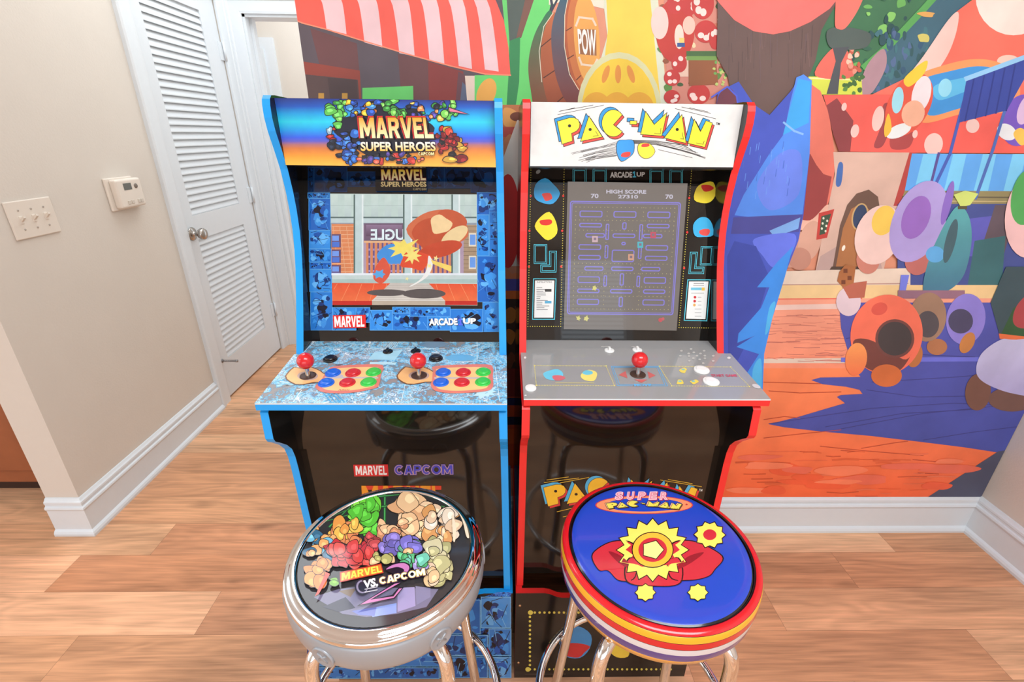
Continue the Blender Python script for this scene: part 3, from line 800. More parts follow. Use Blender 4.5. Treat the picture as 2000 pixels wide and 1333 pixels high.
def screen_blue(c):
    mb = MB(); a = Art(mb, c.bz_map, NB_, 0, base=0.0034)
    q = [(645.8, 379), (931.5, 380.5), (932.5, 597), (651.5, 595)]
    pts = [c.bz_map(*p) for p in q]
    fr = [p+NB_*0.0032 for p in pts]; bk = [p+NB_*0.0006 for p in pts]
    mb.face(fr, 1, raw=True)
    for i in range(4): mb.face([fr[i], fr[(i+1) % 4], bk[(i+1) % 4], bk[i]], 1, raw=True)
    G = lambda x0, y0, x1, y1, cc, c2=None: a.rect(x0, y0, x1, y1, cc, c2)
    a.poly(q, (196, 214, 208))
    for k in range(11):
        x = 648+k*26; G(x, 381, x+13, 424, (206, 222, 214), (190, 206, 206))
    for y in (402,): G(647, y, 931, y+1, (176, 192, 190))
    G(647, 424, 931, 427, (96, 116, 116)); G(647, 427, 931, 436, (196, 212, 214)); G(648, 436, 931, 440, (150, 158, 172))
    # buildings behind the glass
    G(648, 440, 931, 545, (182, 156, 178))
    G(649, 438, 692, 535, (226, 138, 92)); 
    for k in range(12): a.line([(650, 443+k*8), (691, 443+k*8)], 1.0, (246, 190, 150))
    for k in range(40): a.line([(652+(k*13) % 38, 443+(k*13//38)*8), (652+(k*13) % 38, 451+(k*13//38)*8)], 0.9, (240, 180, 140))
    for k in range(3):
        y = 458+k*30; G(649, y, 667, y+26, (110, 80, 110)); G(650, y+3, 663, y+13, (120, 160, 240)); G(650, y+15, 664, y+25, (80, 120, 215))
    G(712, 437, 790, 474, (116, 92, 116)); G(716, 440, 786, 462, (148, 120, 150), (96, 70, 92))
    for k in range(9):
        x = 716+k*8.6; G(x, 474, x+4.6, 537, (222, 140, 96)); G(x+4.6, 474, x+8, 537, (112, 84, 130))
        for y in (486, 500, 514, 528): G(x+4.8, y, x+7.8, y+4, (170, 150, 200))
    G(712, 471, 790, 475, (238, 184, 140)); G(806, 440, 884, 537, (178, 140, 160))
    for k in range(9):
        x = 806+k*8.8; G(x, 476, x+4.6, 537, (222, 140, 96)); G(x+4.6, 476, x+8, 537, (112, 84, 130))
    G(906, 440, 931, 537, (176, 148, 122)); 
    for k in range(12): a.line([(906, 444+k*8), (931, 444+k*8)], 0.8, (120, 100, 84))
    for y in (456, 500): G(916, y, 930, y+26, (236, 222, 200)); G(918, y+3, 929, y+23, (110, 160, 236))
    # mirrored lettering painted on the glass
    a.text('BUGLE', ((807, 450), (727, 450), (727, 470), (807, 470)), (70, 50, 80), 0.05)
    a.text('BUGLE', ((806, 449), (726, 449), (726, 469), (806, 469)), (226, 240, 244), 0.03)
    # window frame
    for x0, x1 in ((695, 711), (791, 806), (885, 899)):
        G(x0-3, 381, x0, 548, (90, 112, 108)); G(x0, 381, x1, 552, (204, 220, 220), (188, 208, 210)); G(x1-3, 381, x1, 552, (232, 240, 240))
    G(649, 534, 932, 538, (236, 240, 248)); G(650, 538, 932, 546, (202, 216, 214)); G(650, 546, 932, 553, (176, 200, 196))
    # floor with a pale rug and two dark ovals
    a.poly([(650, 553), (932, 555), (932.5, 596), (651, 594)], (238, 84, 50), c2=(246, 120, 70))
    for k in range(12):
        x = 660+k*24; x2 = x+(x-790)*0.18; f = min(1, max(0, (min(max(x2, 654), 929)-x)/(x2-x) if x2 != x else 1)); a.line([(x, 555), (x+(x2-x)*f, 555+39*f)], 0.9, (250, 150, 100))
    a.poly([(764, 553), (838, 554), (872, 590), (726, 589)], (206, 196, 188), c2=(226, 216, 206))
    for k in range(9): a.line([(758-k*3, 558+k*3.4), (842+k*3, 558+k*3.4)], 0.7, (180, 168, 160))
    G(651, 588, 932, 596, (206, 40, 30))
    a.poly([(728, 588), (870, 588), (870, 596), (728, 596)], (196, 178, 160))
    a.ell(757, 572, 39, 6.5, (92, 84, 84)); a.ell(829, 574, 42, 9.5, (92, 84, 84))
    # a big flash of flame colours
    a.splat(856, 448, 66, 48, (216, 110, 72), 21, 9, 0.3); a.splat(850, 458, 56, 42, (200, 82, 50), 5, 9, 0.3)
    a.ell(884, 428, 30, 16, (206, 92, 58), 20); a.splat(862, 440, 24, 22, (250, 214, 160), 8, 8, 0.3)
    a.ell(888, 462, 30, 14, (246, 214, 160), -35); a.ell(860, 488, 44, 15, (206, 76, 48), -14)
    a.splat(768, 500, 42, 24, (70, 150, 226), 12, 8, 0.4); a.burst(790, 486, 34, 22, (250, 226, 110), 14, 8, 0.5)
    a.splat(812, 508, 34, 24, (230, 80, 50), 15, 9, 0.3); a.burst(806, 500, 18, 16, (252, 230, 130), 33, 8, 0.5)
    a.splat(748, 528, 22, 28, (226, 90, 66), 17, 8, 0.4); a.burst(742, 536, 14, 10, (90, 170, 230), 18, 6, 0.6)
    a.blob([(838, 500), (846, 516), (836, 540), (812, 556), (800, 560), (822, 546), (834, 526)], (244, 240, 236))
    a.poly([(842, 508), (882, 520), (882, 532), (846, 516)], (250, 216, 110))
    for p in ((840, 520, 3), (796, 545, 2), (852, 505, 3)): a.burst(p[0], p[1], p[2]*2, p[2]*2, (255, 236, 160), p[0], 5, 0.4)
    o = mb.build('screen', [M_lcd1, M_black], c.root); o['label'] = 'lit screen showing a colourful room scene'
screen_blue(cL)
def deck_blue(c):
    mb = c.dk; a = Art(mb, c.deck_map, ND_, 3, base=0.0002, zoom=(560, 660, 0.22))
    dkl = (60, 58, 62)
    # page panels
    for l in ([(240, 40), (120, 160)], [(800, 240), (780, 330), (820, 440)], [(1690, 40), (1690, 210)], [(1690, 210), (1500, 215)], [(1050, 420), (1020, 560)], [(660, 100), (1400, 100)], [(-60, 390), (250, 420)], [(1850, 260), (1890, 560)], [(130, 470), (60, 570)]):
        a.line(l, 5, (222, 240, 248))
    a.poly([(780, 130), (1030, 110), (960, 200), (720, 195)], (176, 226, 244)); a.poly([(740, 218), (970, 218), (965, 240), (735, 240)], (190, 232, 246))
    a.ell(1540, 180, 130, 30, (104, 180, 226)); a.ell(1300, 60, 120, 30, (120, 150, 176)); a.burst(1760, 480, 120, 60, (190, 230, 246), 4, 10, 0.7)
    for i in range(5): a.line([(880+i*20, 90), (930+i*16, 40)], 6, (196, 222, 234))
    R = random.Random(8)
    for i in range(60):
        x, y = R.uniform(-150, 1900), R.uniform(60, 570)
        l = R.uniform(20, 70); b = R.uniform(-0.6, 0.6)
        a.line([(x, y), (x+l*0.6, y-l*0.2*b), (x+l, y-l*b*0.6)], R.choice((3, 4, 6)), R.choice(((70, 90, 110), (214, 240, 250), (90, 150, 190), (230, 246, 252), (80, 84, 92))))
    for i in range(4): 
        a.line([(330+i*36, 500), (360+i*36, 530), (390+i*40, 570)], 9, (80, 170, 220))
    for cx, cy in ((172, 345), (1160, 342)):
        a.burst(cx, cy, 200, 88, (130, 84, 50), 6, 9, 0.84); a.burst(cx, cy, 186, 80, (246, 190, 124), 6, 9, 0.84)
        a.ell(cx+14, cy-2, 92, 40, (190, 160, 150)); a.ell(cx+14, cy-2, 72, 31, (150, 110, 88))
    for sx, wide in ((0, 0), (1010, 1)):
        s = 1 if not wide else 0
        q = [(440, 255), (800, 240), (860, 270), (840, 330), (820, 420), (780, 455), (560, 495), (330, 490), (255, 440), (300, 390), (360, 300)] if not wide else [(1330, 255), (1750, 240), (1830, 270), (1830, 350), (1830, 440), (1760, 480), (1500, 498), (1330, 480), (1280, 430), (1290, 380), (1300, 300)]
        a.blob(q, (226, 130, 116)); m = (sum(p[0] for p in q)/len(q), sum(p[1] for p in q)/len(q))
        a.blob([(m[0]+(p[0]-m[0])*0.86, m[1]+(p[1]-m[1])*0.82) for p in q], (250, 206, 138))
        a.line([(m[0]-230, m[1]-12), (m[0]+230, m[1]-12)], 14, (196, 190, 196))
    a.text('PUNCH', ((470, 462), (560, 462), (550, 476), (458, 476)), (200, 90, 70), 0.02)
    a.ell(430, 345, 74, 20, (196, 190, 196))
    mb.build('control_deck', c.deck_mats, c.root)
deck_blue(cL)
M_rb = mat('red_plastic_ball', (214, 30, 38), 0.18, coat=0.4, noise=0.02)
M_bb = mat('blue_button_plastic', (30, 104, 220), 0.25, noise=0.02); M_rbt = mat('red_button_plastic', (208, 40, 50), 0.25, noise=0.02); M_gb = mat('green_button_plastic', (60, 200, 80), 0.25, noise=0.02)
M_kb = mat('black_button_plastic', (22, 22, 24), 0.2, noise=0.02); M_wb = mat('white_button_plastic', (240, 240, 238), 0.25, noise=0.01)
M_dw = mat('dust_washer', (70, 46, 34), 0.5)
M_gd = mat('black_deck_acrylic_hazed', (156, 156, 156), 0.07, spec=0.6, noise=0.04, nscale=5)  # black acrylic, its reflected haze put into the base colour as grey
Z = lambda x, y: (560+x*0.22, 660+y*0.22)
for jx, jy in ((190, 342), (1176, 340)): joystick(cL, *Z(jx, jy), M_rb, M_dw)
for x, y, m, n in ((412, 320, M_bb, 'blue'), (352, 408, M_bb, 'blue'), (590, 320, M_rbt, 'red'), (540, 406, M_rbt, 'red'), (772, 312, M_gb, 'green'), (727, 402, M_gb, 'green'),
                   (1390, 316, M_bb, 'blue'), (1370, 404, M_bb, 'blue'), (1568, 316, M_rbt, 'red'), (1555, 404, M_rbt, 'red'), (1745, 312, M_gb, 'green'), (1742, 400, M_gb, 'green')):
    button(cL, *Z(x, y), m, 0.0163, 0.0075, 'button', n+' push button')
for x, y in ((388, 195), (1325, 188)): button(cL, *Z(x, y), M_kb, 0.0155, 0.0075, 'start_button', 'black start button')
for x, y in ((898, 126), (1145, 122)): selector(cL, *Z(x, y), M_kb, M_kb)
def lower_blue(c):
    a = Art(c.low, c.low_map, (0, -1, 0), 1)
    a.poly([(690, 908), (757.5, 907.5), (759, 930.5), (692, 931)], (212, 38, 44))
    a.block('MARVEL', ((694, 910.5), (755, 910), (756, 928), (695, 928.5)), (240, 232, 230))
    q = ((771, 909.5), (884, 908.5), (884.5, 926), (771.5, 927))
    a.block('CAPCOM', q, (60, 60, 190), None, (60, 60, 190), 3.2); a.block('CAPCOM', q, (72, 70, 190), None, (240, 190, 96), 1.5)
    a.poly([(706, 949), (862, 949), (862, 957), (706, 957)], (216, 60, 40))
    q = ((706, 949), (862, 949), (864, 985), (708, 985))
    a.block('MARVEL', q, (235, 150, 40))
    c.low.build('lower_panel', [M_blackg, M_pr], c.root)
    a = Art(c.rs, c.rs_map, (0, -1, 0), 2)
    R = random.Random(4)
    a.poly([(600, 1160), (700, 1169), (938, 1169), (972, 1157), (998, 1157), (999, 1322), (600, 1324)], (20, 60, 130), m=3)
    mid = [(12, 16, 30), (24, 84, 170), (60, 140, 215), (16, 44, 96), (100, 170, 230)]
    for k, q in enumerate(((606, 1172, 770, 1240), (770, 1172, 938, 1238), (940, 1166, 997, 1226), (955, 1228, 998, 1280), (870, 1240, 952, 1280), (606, 1242, 720, 1300), (722, 1242, 868, 1300), (860, 1282, 952, 1322), (955, 1282, 998, 1322), (606, 1302, 720, 1323), (722, 1302, 858, 1323))):
        a.page(*q, 200+k, ((50, 120, 196), (34, 96, 172), (70, 140, 210))[k % 3], mid, (120, 180, 225), 1.4, 26, 0.3)
    c.rs.build('riser_front', [M_blue, M_black, M_pr, M_comic], c.root)
lower_blue(cL)

# ---- the red edged machine
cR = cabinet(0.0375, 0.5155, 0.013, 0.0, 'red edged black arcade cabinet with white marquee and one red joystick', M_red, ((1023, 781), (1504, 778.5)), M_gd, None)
def logo(a, tr, yellow, sh_blue, sh_red, ink, w=4.2):
    def arc(cx, cy, rx, ry, a0, a1, n=22): return [(cx+rx*cos(radians(a0+(a1-a0)*k/n)), cy+ry*sin(radians(a0+(a1-a0)*k/n))) for k in range(n+1)]
    L = [
        [(345, 264), (440, 236), (478, 236), (505, 250), (519, 280), (515, 312), (497, 336), (470, 350), (456, 356), (463, 414), (382, 440)],
        [(588, 222), (692, 382), (524, 417)],
        arc(775, 278, 88, 104, -38, -322)+[(776, 290)],
        [(904, 258), (956, 260), (954, 288), (902, 286)],
        [(1022, 186), (1088, 288), (1186, 196), (1146, 376), (984, 364)],
        [(1300, 212), (1332, 432), (1164, 390)],
        [(1394, 246), (1442, 342), (1484, 258), (1534, 276), (1476, 462), (1346, 432)]]
    T = lambda pts, dx=0, dy=0: [tr(p[0]+dx, p[1]+dy) for p in pts]
    for pl in L:
        for d, cc in (((-22, -20), sh_blue), ((14, 18), sh_red)):
            a.poly(T(pl, *d), cc); a.line(T(pl, *d), w, ink, True)
    for pl in L: a.poly(T(pl), yellow); a.line(T(pl), w, ink, True)
    for x, y in ((440, 298), (598, 326), (1264, 326)): p = tr(x, y); a.ell(p[0], p[1], abs(tr(x+12, y)[0]-p[0]), abs(tr(x, y+12)[1]-p[1]), ink)
    for q in ([(1090, 356), (1136, 360), (1140, 316)], [(620, 378), (660, 372), (640, 340)], [(1290, 396), (1312, 400), (1302, 350)], [(1410, 430), (1462, 440), (1470, 415)]):
        a.line(T(q), w*0.8, ink)
def marquee_white(c):
    a = Art(c.mq, c.mq_map, c.mq_n, 1, zoom=(1000, 170, 0.255), clamp=c.mqc)
    a.poly([(147, 96), (1812, 118), (1724, 616), (138, 606)], (230, 229, 226))
    ink = (34, 30, 32)
    R = random.Random(2)
    for x0, y0, x1, y1 in ((360, 188, 480, 160), (370, 184, 620, 140), (350, 212, 702, 140), (1250, 166, 1560, 244), (1300, 154, 1520, 202), (1360, 160, 1500, 190)): a.line([(x0, y0), (x1, y1)], 3.4, ink)
    for k in range(13):
        y = 470+k*7; d = R.uniform(-40, 60)
        a.line([(470+d+k*8, y+24), (640+d, y-16+k), (800, 420+k*9)], 2.8, ink)
    for k in range(7):
        a.line([(920, 408+k*4), (1100, 412+k*5), (1260+R.uniform(0, 60), 440+k*8), (1370+k*18, 470+k*12+R.uniform(0, 10))], 2.8, ink)
    a.line([(510, 562), (640, 530), (800, 500)], 2.8, ink); a.line([(580, 562), (690, 538), (800, 524)], 2.8, ink); a.line([(1120, 480), (1380, 542)], 2.8, ink); a.line([(1110, 440), (1480, 540)], 2.8, ink)
    logo(a, lambda x, y: (x, y), (250, 232, 62), (56, 152, 214), (222, 76, 66), ink)
    a.text('TM', ((1562, 272), (1592, 274), (1588, 292), (1558, 290)), ink, 0.01)
    # two splashes of colour under the name
    a.splat(868, 478, 78, 102, (56, 152, 226), 9, 7, 0.35, ink, 4); a.splat(876, 520, 50, 30, (222, 70, 62), 10, 7, 0.5)
    a.splat(1030, 486, 82, 88, (250, 226, 70), 21, 7, 0.45, ink, 4); a.splat(1024, 446, 46, 24, (226, 66, 60), 20, 6, 0.5)
    c.mq.build('marquee', [M_black, M_pr], c.root)
marquee_white(cR)
CY = (86, 196, 216); DY = (220, 204, 84)
def bezel_maze(c):
    a = Art(c.bz, c.bz_map, NB_, 1)
    def dbl(pts, w=1.0, g=2.6, closed=False):
        cx, cy = sum(p[0] for p in pts)/len(pts), sum(p[1] for p in pts)/len(pts)
        a.line(pts, w, CY, closed)
        def shr(p): return (p[0]+(g if p[0] < cx else -g), p[1]+(g if p[1] < cy else -g))
        a.line([shr(p) for p in pts], w, CY, closed)
    for x0, x1 in ((1119, 1145), (1158, 1184), (1269, 1295), (1308, 1333)):
        y = 331+(x0-1119)*0.011; dbl([(x0, y+27), (x0, y), (x1, y), (x1, y+27)])
    for p, q, n in (((1037, 328), (1031, 638), 66), ((1102, 327), (1095, 638), 66), ((1031, 638), (1095, 638), 15), ((1351, 330), (1326, 640), 66), ((1414, 334), (1388, 641), 66), ((1326, 640), (1388, 641), 15)):
        a.dots(p, q, n, 0.95, DY)
    for p in ((1036.5, 383), (1100, 383), (1034, 451), (1098, 451), (1033, 521), (1096, 521), (1346, 387), (1409, 387), (1342, 454), (1403, 454), (1336, 524), (1397, 525)): a.ell(p[0], p[1], 2.2, 2.4, (226, 66, 60), n=12)
    # colour splashes beside the screen
    ink = (14, 14, 18)
    for x, y, big, sm, sd in ((1068, 376, (66, 166, 226), (226, 84, 80), 31), (1066, 443, (244, 222, 66), (224, 60, 56), 32), (1378, 378, (244, 222, 66), (224, 60, 56), 33), (1374, 444, (66, 176, 226), (226, 84, 80), 34)):
        a.splat(x, y, 27, 31, big, sd, 7, 0.4, ink, 1); a.splat(x+2, y+(9 if sd in (31, 34) else -9), 16, 9, sm, sd+9, 6, 0.5)
    dbl([(1043, 478), (1068, 478), (1068, 515), (1043, 515)], closed=True)
    a.line([(1073, 491), (1087, 491), (1086, 532), (1056, 532), (1056, 518), (1073, 518)], 1.1, CY, True); a.line([(1076, 494), (1084, 494), (1083, 529), (1059, 529), (1059, 521), (1076, 521)], 0.9, CY, True)
    dbl([(1369, 482), (1392, 482), (1390, 518), (1367, 518)], closed=True)
    a.line([(1348, 493), (1362, 493), (1359, 522), (1375, 522), (1374, 535), (1345, 535)], 1.1, CY, True); a.line([(1351, 496), (1359, 496), (1356, 525), (1372, 525), (1371, 532), (1348, 532)], 0.9, CY, True)
    for q in (((1042, 545), (1086, 545), (1083, 624), (1040, 624)), ((1343, 547), (1387, 547), (1380, 627), (1336, 626))):
        a.line(q, 1.6, CY, True); m = (sum(p[0] for p in q)/4, sum(p[1] for p in q)/4)
        qq = [(m[0]+(p[0]-m[0])*0.86, m[1]+(p[1]-m[1])*0.92) for p in q]; a.poly(qq, (232, 232, 230))
        x0, x1 = qq[3][0]+3, qq[1][0]-4
        if q[0][0] < 1200:
            a.text('INSTRUCTIONS', ((1049, 550), (1078, 550), (1078, 553), (1049, 553)), (90, 90, 90), 0.01)
            R = random.Random(3)
            for k in range(13): a.line([(x0+2, 562+k*3.6), (x0+8+R.random()*18, 562+k*3.6)], 1.0, (120, 120, 122))
            a.rect(1064, 565, 1077, 570, (70, 70, 70)); a.rect(1064, 588, 1077, 593, (96, 170, 206))
        else:
            a.line([(1355, 554), (1374, 554)], 1.2, (110, 110, 112)); a.line([(1354, 558), (1374, 558)], 1.0, (140, 140, 142)); a.rect(1349, 562, 1370, 567, (110, 190, 216)); a.rect(1370, 562, 1376, 568, (230, 190, 80)); a.line([(1350, 573), (1374, 573)], 0.9, (150, 150, 150))
            for k, cc in enumerate(((200, 50, 56), (200, 50, 56), (226, 170, 90))): a.ell(1357-k*0.6, 581+k*7.6, 2.7, 2.7, cc, n=12); a.line([(1363, 581+k*7.6), (1369, 581+k*7.6)], 1, (150, 150, 150))
            for k in range(3): a.line([(1357, 604+k*7), (1369, 604+k*7)], 1, (160, 160, 160))
    a.text('ARCADE', ((1192, 337), (1234, 336.5), (1234, 347), (1192, 347)), (206, 204, 200), 0.04)
    a.one(1235.5, 335, 1242, 347, (80, 186, 216))
    a.text('UP', ((1243.5, 337), (1259, 337), (1259, 345), (1243.5, 345)), (206, 204, 200), 0.03)
    a.ell(1051, 336, 5, 3.5, (150, 150, 146), -40, 12); a.line([(1402, 339), (1410, 339), (1416, 343), (1420, 350)], 1.6, (190, 190, 186))
    c.bz.build('screen_bezel', [M_plexi, M_prg], c.root)
bezel_maze(cR)
def screen_maze(c):
    mb = MB(); q = [(1108.5, 355.5), (1342, 359), (1320.5, 646), (1100.5, 643)]
    pts = [c.bz_map(*p) for p in q]; fr = [p+NB_*0.0030 for p in pts]; bk = [p+NB_*0.0006 for p in pts]
    mb.face(fr, 1, raw=True)
    for i in range(4): mb.face([fr[i], fr[(i+1) % 4], bk[(i+1) % 4], bk[i]], 1, raw=True)
    a = Art(mb, c.bz_map, NB_, 0, base=0.0032)
    a.poly(q, (138, 129, 123))  # grey glow stands in for the room wall mirrored in the screen
    w = (222, 216, 232)
    a.text('HIGH SCORE', ((1184, 371.5), (1261, 372), (1261, 379), (1184, 378.5)), w, 0.03)
    a.text('27310', ((1207, 381.5), (1245, 382), (1245, 388.5), (1207, 388)), w, 0.03)
    a.text('70', ((1154, 379.5), (1168, 379.5), (1168, 387.5), (1154, 387.5)), w, 0.03); a.text('70', ((1299, 381), (1313, 381), (1313, 389), (1299, 389)), w, 0.03)
    # a plain labyrinth of rounded bars and dots
    c4 = ((1114, 394), (1328, 397), (1313, 615), (1108, 613))
    def M(x, y): return tuple((c4[0][k]*(1-x)+c4[1][k]*x)*(1-y)+(c4[3][k]*(1-x)+c4[2][k]*x)*y for k in (0, 1))
    lc = (156, 146, 244)
    def rr(x0, y0, x1, y1, w=2.0, r=0.014):
        pts = []
        for cx, cy, a0 in ((x1-r, y0+r, -90), (x1-r, y1-r, 0), (x0+r, y1-r, 90), (x0+r, y0+r, 180)):
            for k in range(4): t = radians(a0+30*k); pts.append(M(cx+r*cos(t), cy+r*sin(t)))
        a.line(pts, w, lc, True)
    rr(0, 0, 1, 1, 2.2, 0.02); rr(0.014, 0.014, 0.986, 0.986, 1.2, 0.016)
    xs = (0.09, 0.29, 0.40, 0.60, 0.71, 0.91)
    rows = [(0.085, 0.135, 'abc'), (0.195, 0.225, 'a.c'), (0.285, 0.315, 'Bb'), (0.385, 0.425, 'a.c'), (0.43, 0.53, 'b'), (0.48, 0.515, 'a.c'), (0.58, 0.61, 'Bb'), (0.67, 0.72, 'a.c'), (0.78, 0.81, 'abc'), (0.87, 0.915, 'a.c')]
    for y0, y1, k in rows:
        if 'a' in k: rr(xs[0], y0, xs[1], y1)
        if 'b' in k: rr(xs[2], y0, xs[3], y1)
        if 'c' in k: rr(xs[4], y0, xs[5], y1)
        if 'B' in k: rr(0.15, y0, xs[1]+0.03, y1); rr(xs[4]-0.03, y0, 0.85, y1)
    for y0, y1 in ((0.185, 0.24), (0.36, 0.38), (0.64, 0.74), (0.85, 0.93)): rr(0.485, y0, 0.515, y1, r=0.01)
    for x in (0.345, 0.655):
        for y0, y1 in ((0.20, 0.335), (0.39, 0.50), (0.66, 0.75)): rr(x-0.012, y0, x+0.012, y1, r=0.008)
    dc = (206, 190, 140)
    for y in (0.05, 0.165, 0.255, 0.55, 0.635, 0.755, 0.84, 0.955):
        for k in range(25):
            p = M(0.05+k*0.0375, y); a.ell(p[0], p[1], 0.9, 0.9, dc, n=6)
    for x in (0.05, 0.95, 0.245+0.09, 0.665):
        for k in range(24):
            p = M(x, 0.05+k*0.0393); a.ell(p[0], p[1], 0.9, 0.9, dc, n=6)
    for x, y, cc in ((1161, 468, (232, 196, 206)), (1274, 460, (226, 96, 116)), (1249, 479, (96, 206, 220)), (1231, 503, (240, 180, 150))): a.rect(x-5.5, y-6, x+5.5, y+6, cc); a.rect(x-2.5, y-3, x+2.5, y+2, (150, 130, 150))
    a.burst(1160, 563, 6, 6, (240, 230, 130), 3, 5, 0.6); a.burst(1129, 622, 5.5, 5.5, (240, 230, 140), 4, 5, 0.6); a.burst(1144, 622, 5.5, 5.5, (240, 230, 140), 5, 5, 0.6); a.ell(1288, 625, 4, 4, (226, 96, 106)); a.ell(1293, 623, 3, 3, (226, 110, 116))
    o = mb.build('screen', [M_lcd2, M_black], c.root); o['label'] = 'lit screen showing a violet maze under a painted grey reflection'
screen_maze(cR)
def deck_hazed(c):
    a = Art(c.dk, c.deck_map, ND_, 3, base=0.0002, zoom=(1010, 660, 0.25))
    ye = (236, 222, 120)
    def dr(q, n):
        for i in range(4): a.dots(q[i], q[(i+1) % 4], n[i % 2], 3.6, ye)
        for p in q: a.ell(p[0], p[1], 6, 5, ye, n=12)
    dr(((135, 218), (695, 222), (760, 376), (150, 373)), (50, 16)); dr(((1110, 224), (1668, 230), (1815, 382), (1208, 378)), (50, 18))
    cy = (96, 178, 232)
    for q in (((735, 226), (1105, 226), (1175, 378), (785, 376)), ((750, 234), (1094, 234), (1154, 368), (800, 366))): a.line(q, 4, cy, True)
    a.poly([(905, 368), (1050, 368), (1054, 382), (905, 382)], (136, 135, 134)); a.text('MOVE', ((915, 362), (1044, 362), (1048, 380), (917, 380)), cy, 0.05)
    rd = (206, 104, 100)
    for t in ([(792, 292), (848, 262), (862, 318)], [(1082, 296), (1018, 264), (1030, 320)], [(900, 236), (1000, 236), (945, 218)], [(915, 328), (1018, 328), (972, 354)]): a.poly(t, rd)
    a.splat(290, 288, 92, 54, (110, 204, 234), 41, 7, 0.35); a.splat(320, 318, 64, 26, (216, 110, 120), 42, 6, 0.4)
    a.splat(560, 295, 94, 54, (240, 222, 120), 43, 7, 0.45); a.splat(545, 274, 50, 20, (110, 200, 226), 44, 6, 0.4); a.line([(300, 355), (600, 356)], 3, ye)
    for i, (x, y) in enumerate(((1300, 256), (1275, 348), (1380, 348))): a.splat(x, y, 40, 24, (236, 212, 90), 50+i, 7, 0.5); a.ell(x-4, y-6, 14, 6, (120, 196, 200))
    a.text('START GAME', ((1512, 288), (1712, 288), (1722, 306), (1528, 306)), (206, 80, 100), 0.03)
    for x, y in ((1358, 90), (1283, 104), (1460, 104), (1380, 117), (1340, 126), (1432, 126), (1275, 144), (1342, 146), (1404, 143), (1466, 143), (1532, 144), (1376, 163), (1466, 163), (1426, 172), (1345, 184), (1531, 184), (1453, 202)): a.ell(x, y, 11, 7, (196, 194, 190), n=12)
    a.ell(62, 158, 10, 9, (232, 232, 230), n=14); a.ell(1654, 160, 14, 9, (226, 222, 216), n=14); a.ell(66, 453, 10, 4, (236, 236, 236), n=12)
    a.ell(1868, 382, 34, 15, (206, 204, 206), 20)
    for x in (660, 892): a.text('POWER' if x < 700 else 'VOLUME', ((x, 68), (x+58, 68), (x+58, 76), (x, 76)), (226, 224, 220), 0.02)
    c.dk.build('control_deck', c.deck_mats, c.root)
deck_hazed(cR)
Z = lambda x, y: (1010+x*0.25, 660+y*0.25)
joystick(cR, *Z(943, 290), M_rb, M_dw)
for x, y in ((1440, 256), (1514, 346)): button(cR, *Z(x, y), M_wb, 0.0168, 0.006, 'start_button', 'white start button')
for x, y in ((720, 102), (938, 98)): selector(cR, *Z(x, y), M_wb, M_wb)
button(cR, *Z(106, 398), M_wb, 0.0115, 0.004, 'cap', 'white cap')
def lower_red(c):
    a = Art(c.low, c.low_map, (0, -1, 0), 1)
    x0 = 1000+325*0.255; y0 = 170+243*0.255
    def tr(x, y): return (1000+x*0.255+(1056-x0)+(x-325)*(-0.0015), 948+(170+y*0.255-y0)*0.83)
    for p, q in (((1063, 943), (1130, 934)), ((1068, 938), (1110, 932)), ((1060, 950), (1150, 933)), ((1290, 938), (1370, 951)), ((1305, 937), (1352, 945)), ((1088, 1000), (1130, 990)), ((1100, 1010), (1140, 1000))): a.line([p, q], 1.1, (226, 180, 60))
    logo(a, tr, (246, 190, 50), (80, 176, 222), (220, 60, 60), (40, 22, 20), 0.8)
    a.text('TM', ((1365, 955), (1372, 955.5), (1371, 960), (1364, 959.5)), (230, 226, 216), 0.01)
    c.low.build('lower_panel', [M_blackg, M_pr], c.root)
    a = Art(c.rs, c.rs_map, (0, -1, 0), 2)
    ye = (222, 204, 90)
    a.dots((1035, 1197), (1035, 1308), 14, 2.6, ye); a.dots((1035, 1197), (1310, 1197), 30, 2.6, ye); a.dots((1035, 1308), (1310, 1308), 30, 2.4, ye)
    for p in ((1036, 1197), (1031, 1308)): a.ell(p[0], p[1], 5, 4.5, ye)
    a.splat(1124, 1256, 38, 36, (60, 140, 206), 61, 7, 0.3); a.splat(1122, 1270, 36, 17, (200, 44, 50), 62, 7, 0.4); a.splat(1212, 1262, 28, 26, (236, 208, 70), 63, 7, 0.5)
    a.line([(1025, 1317), (1105, 1317)], 0.9, (96, 86, 76))
    c.rs.build('riser_front', [M_red, M_black, M_pr], c.root)
    for z in (0.290, 0.065):
        mb = MB(); mb.lathe([(0.0035, 0), (0.003, 0.0016), (0, 0.002)], (c.X0+0.008, 0.853, z), 12, axis=(0, -1, 0)); mb.build('screw', mat('copper_screw', (196, 150, 110), 0.3, 0.8) if 'copper_screw' not in bpy.data.materials else bpy.data.materials['copper_screw'], c.root)
lower_red(cR)

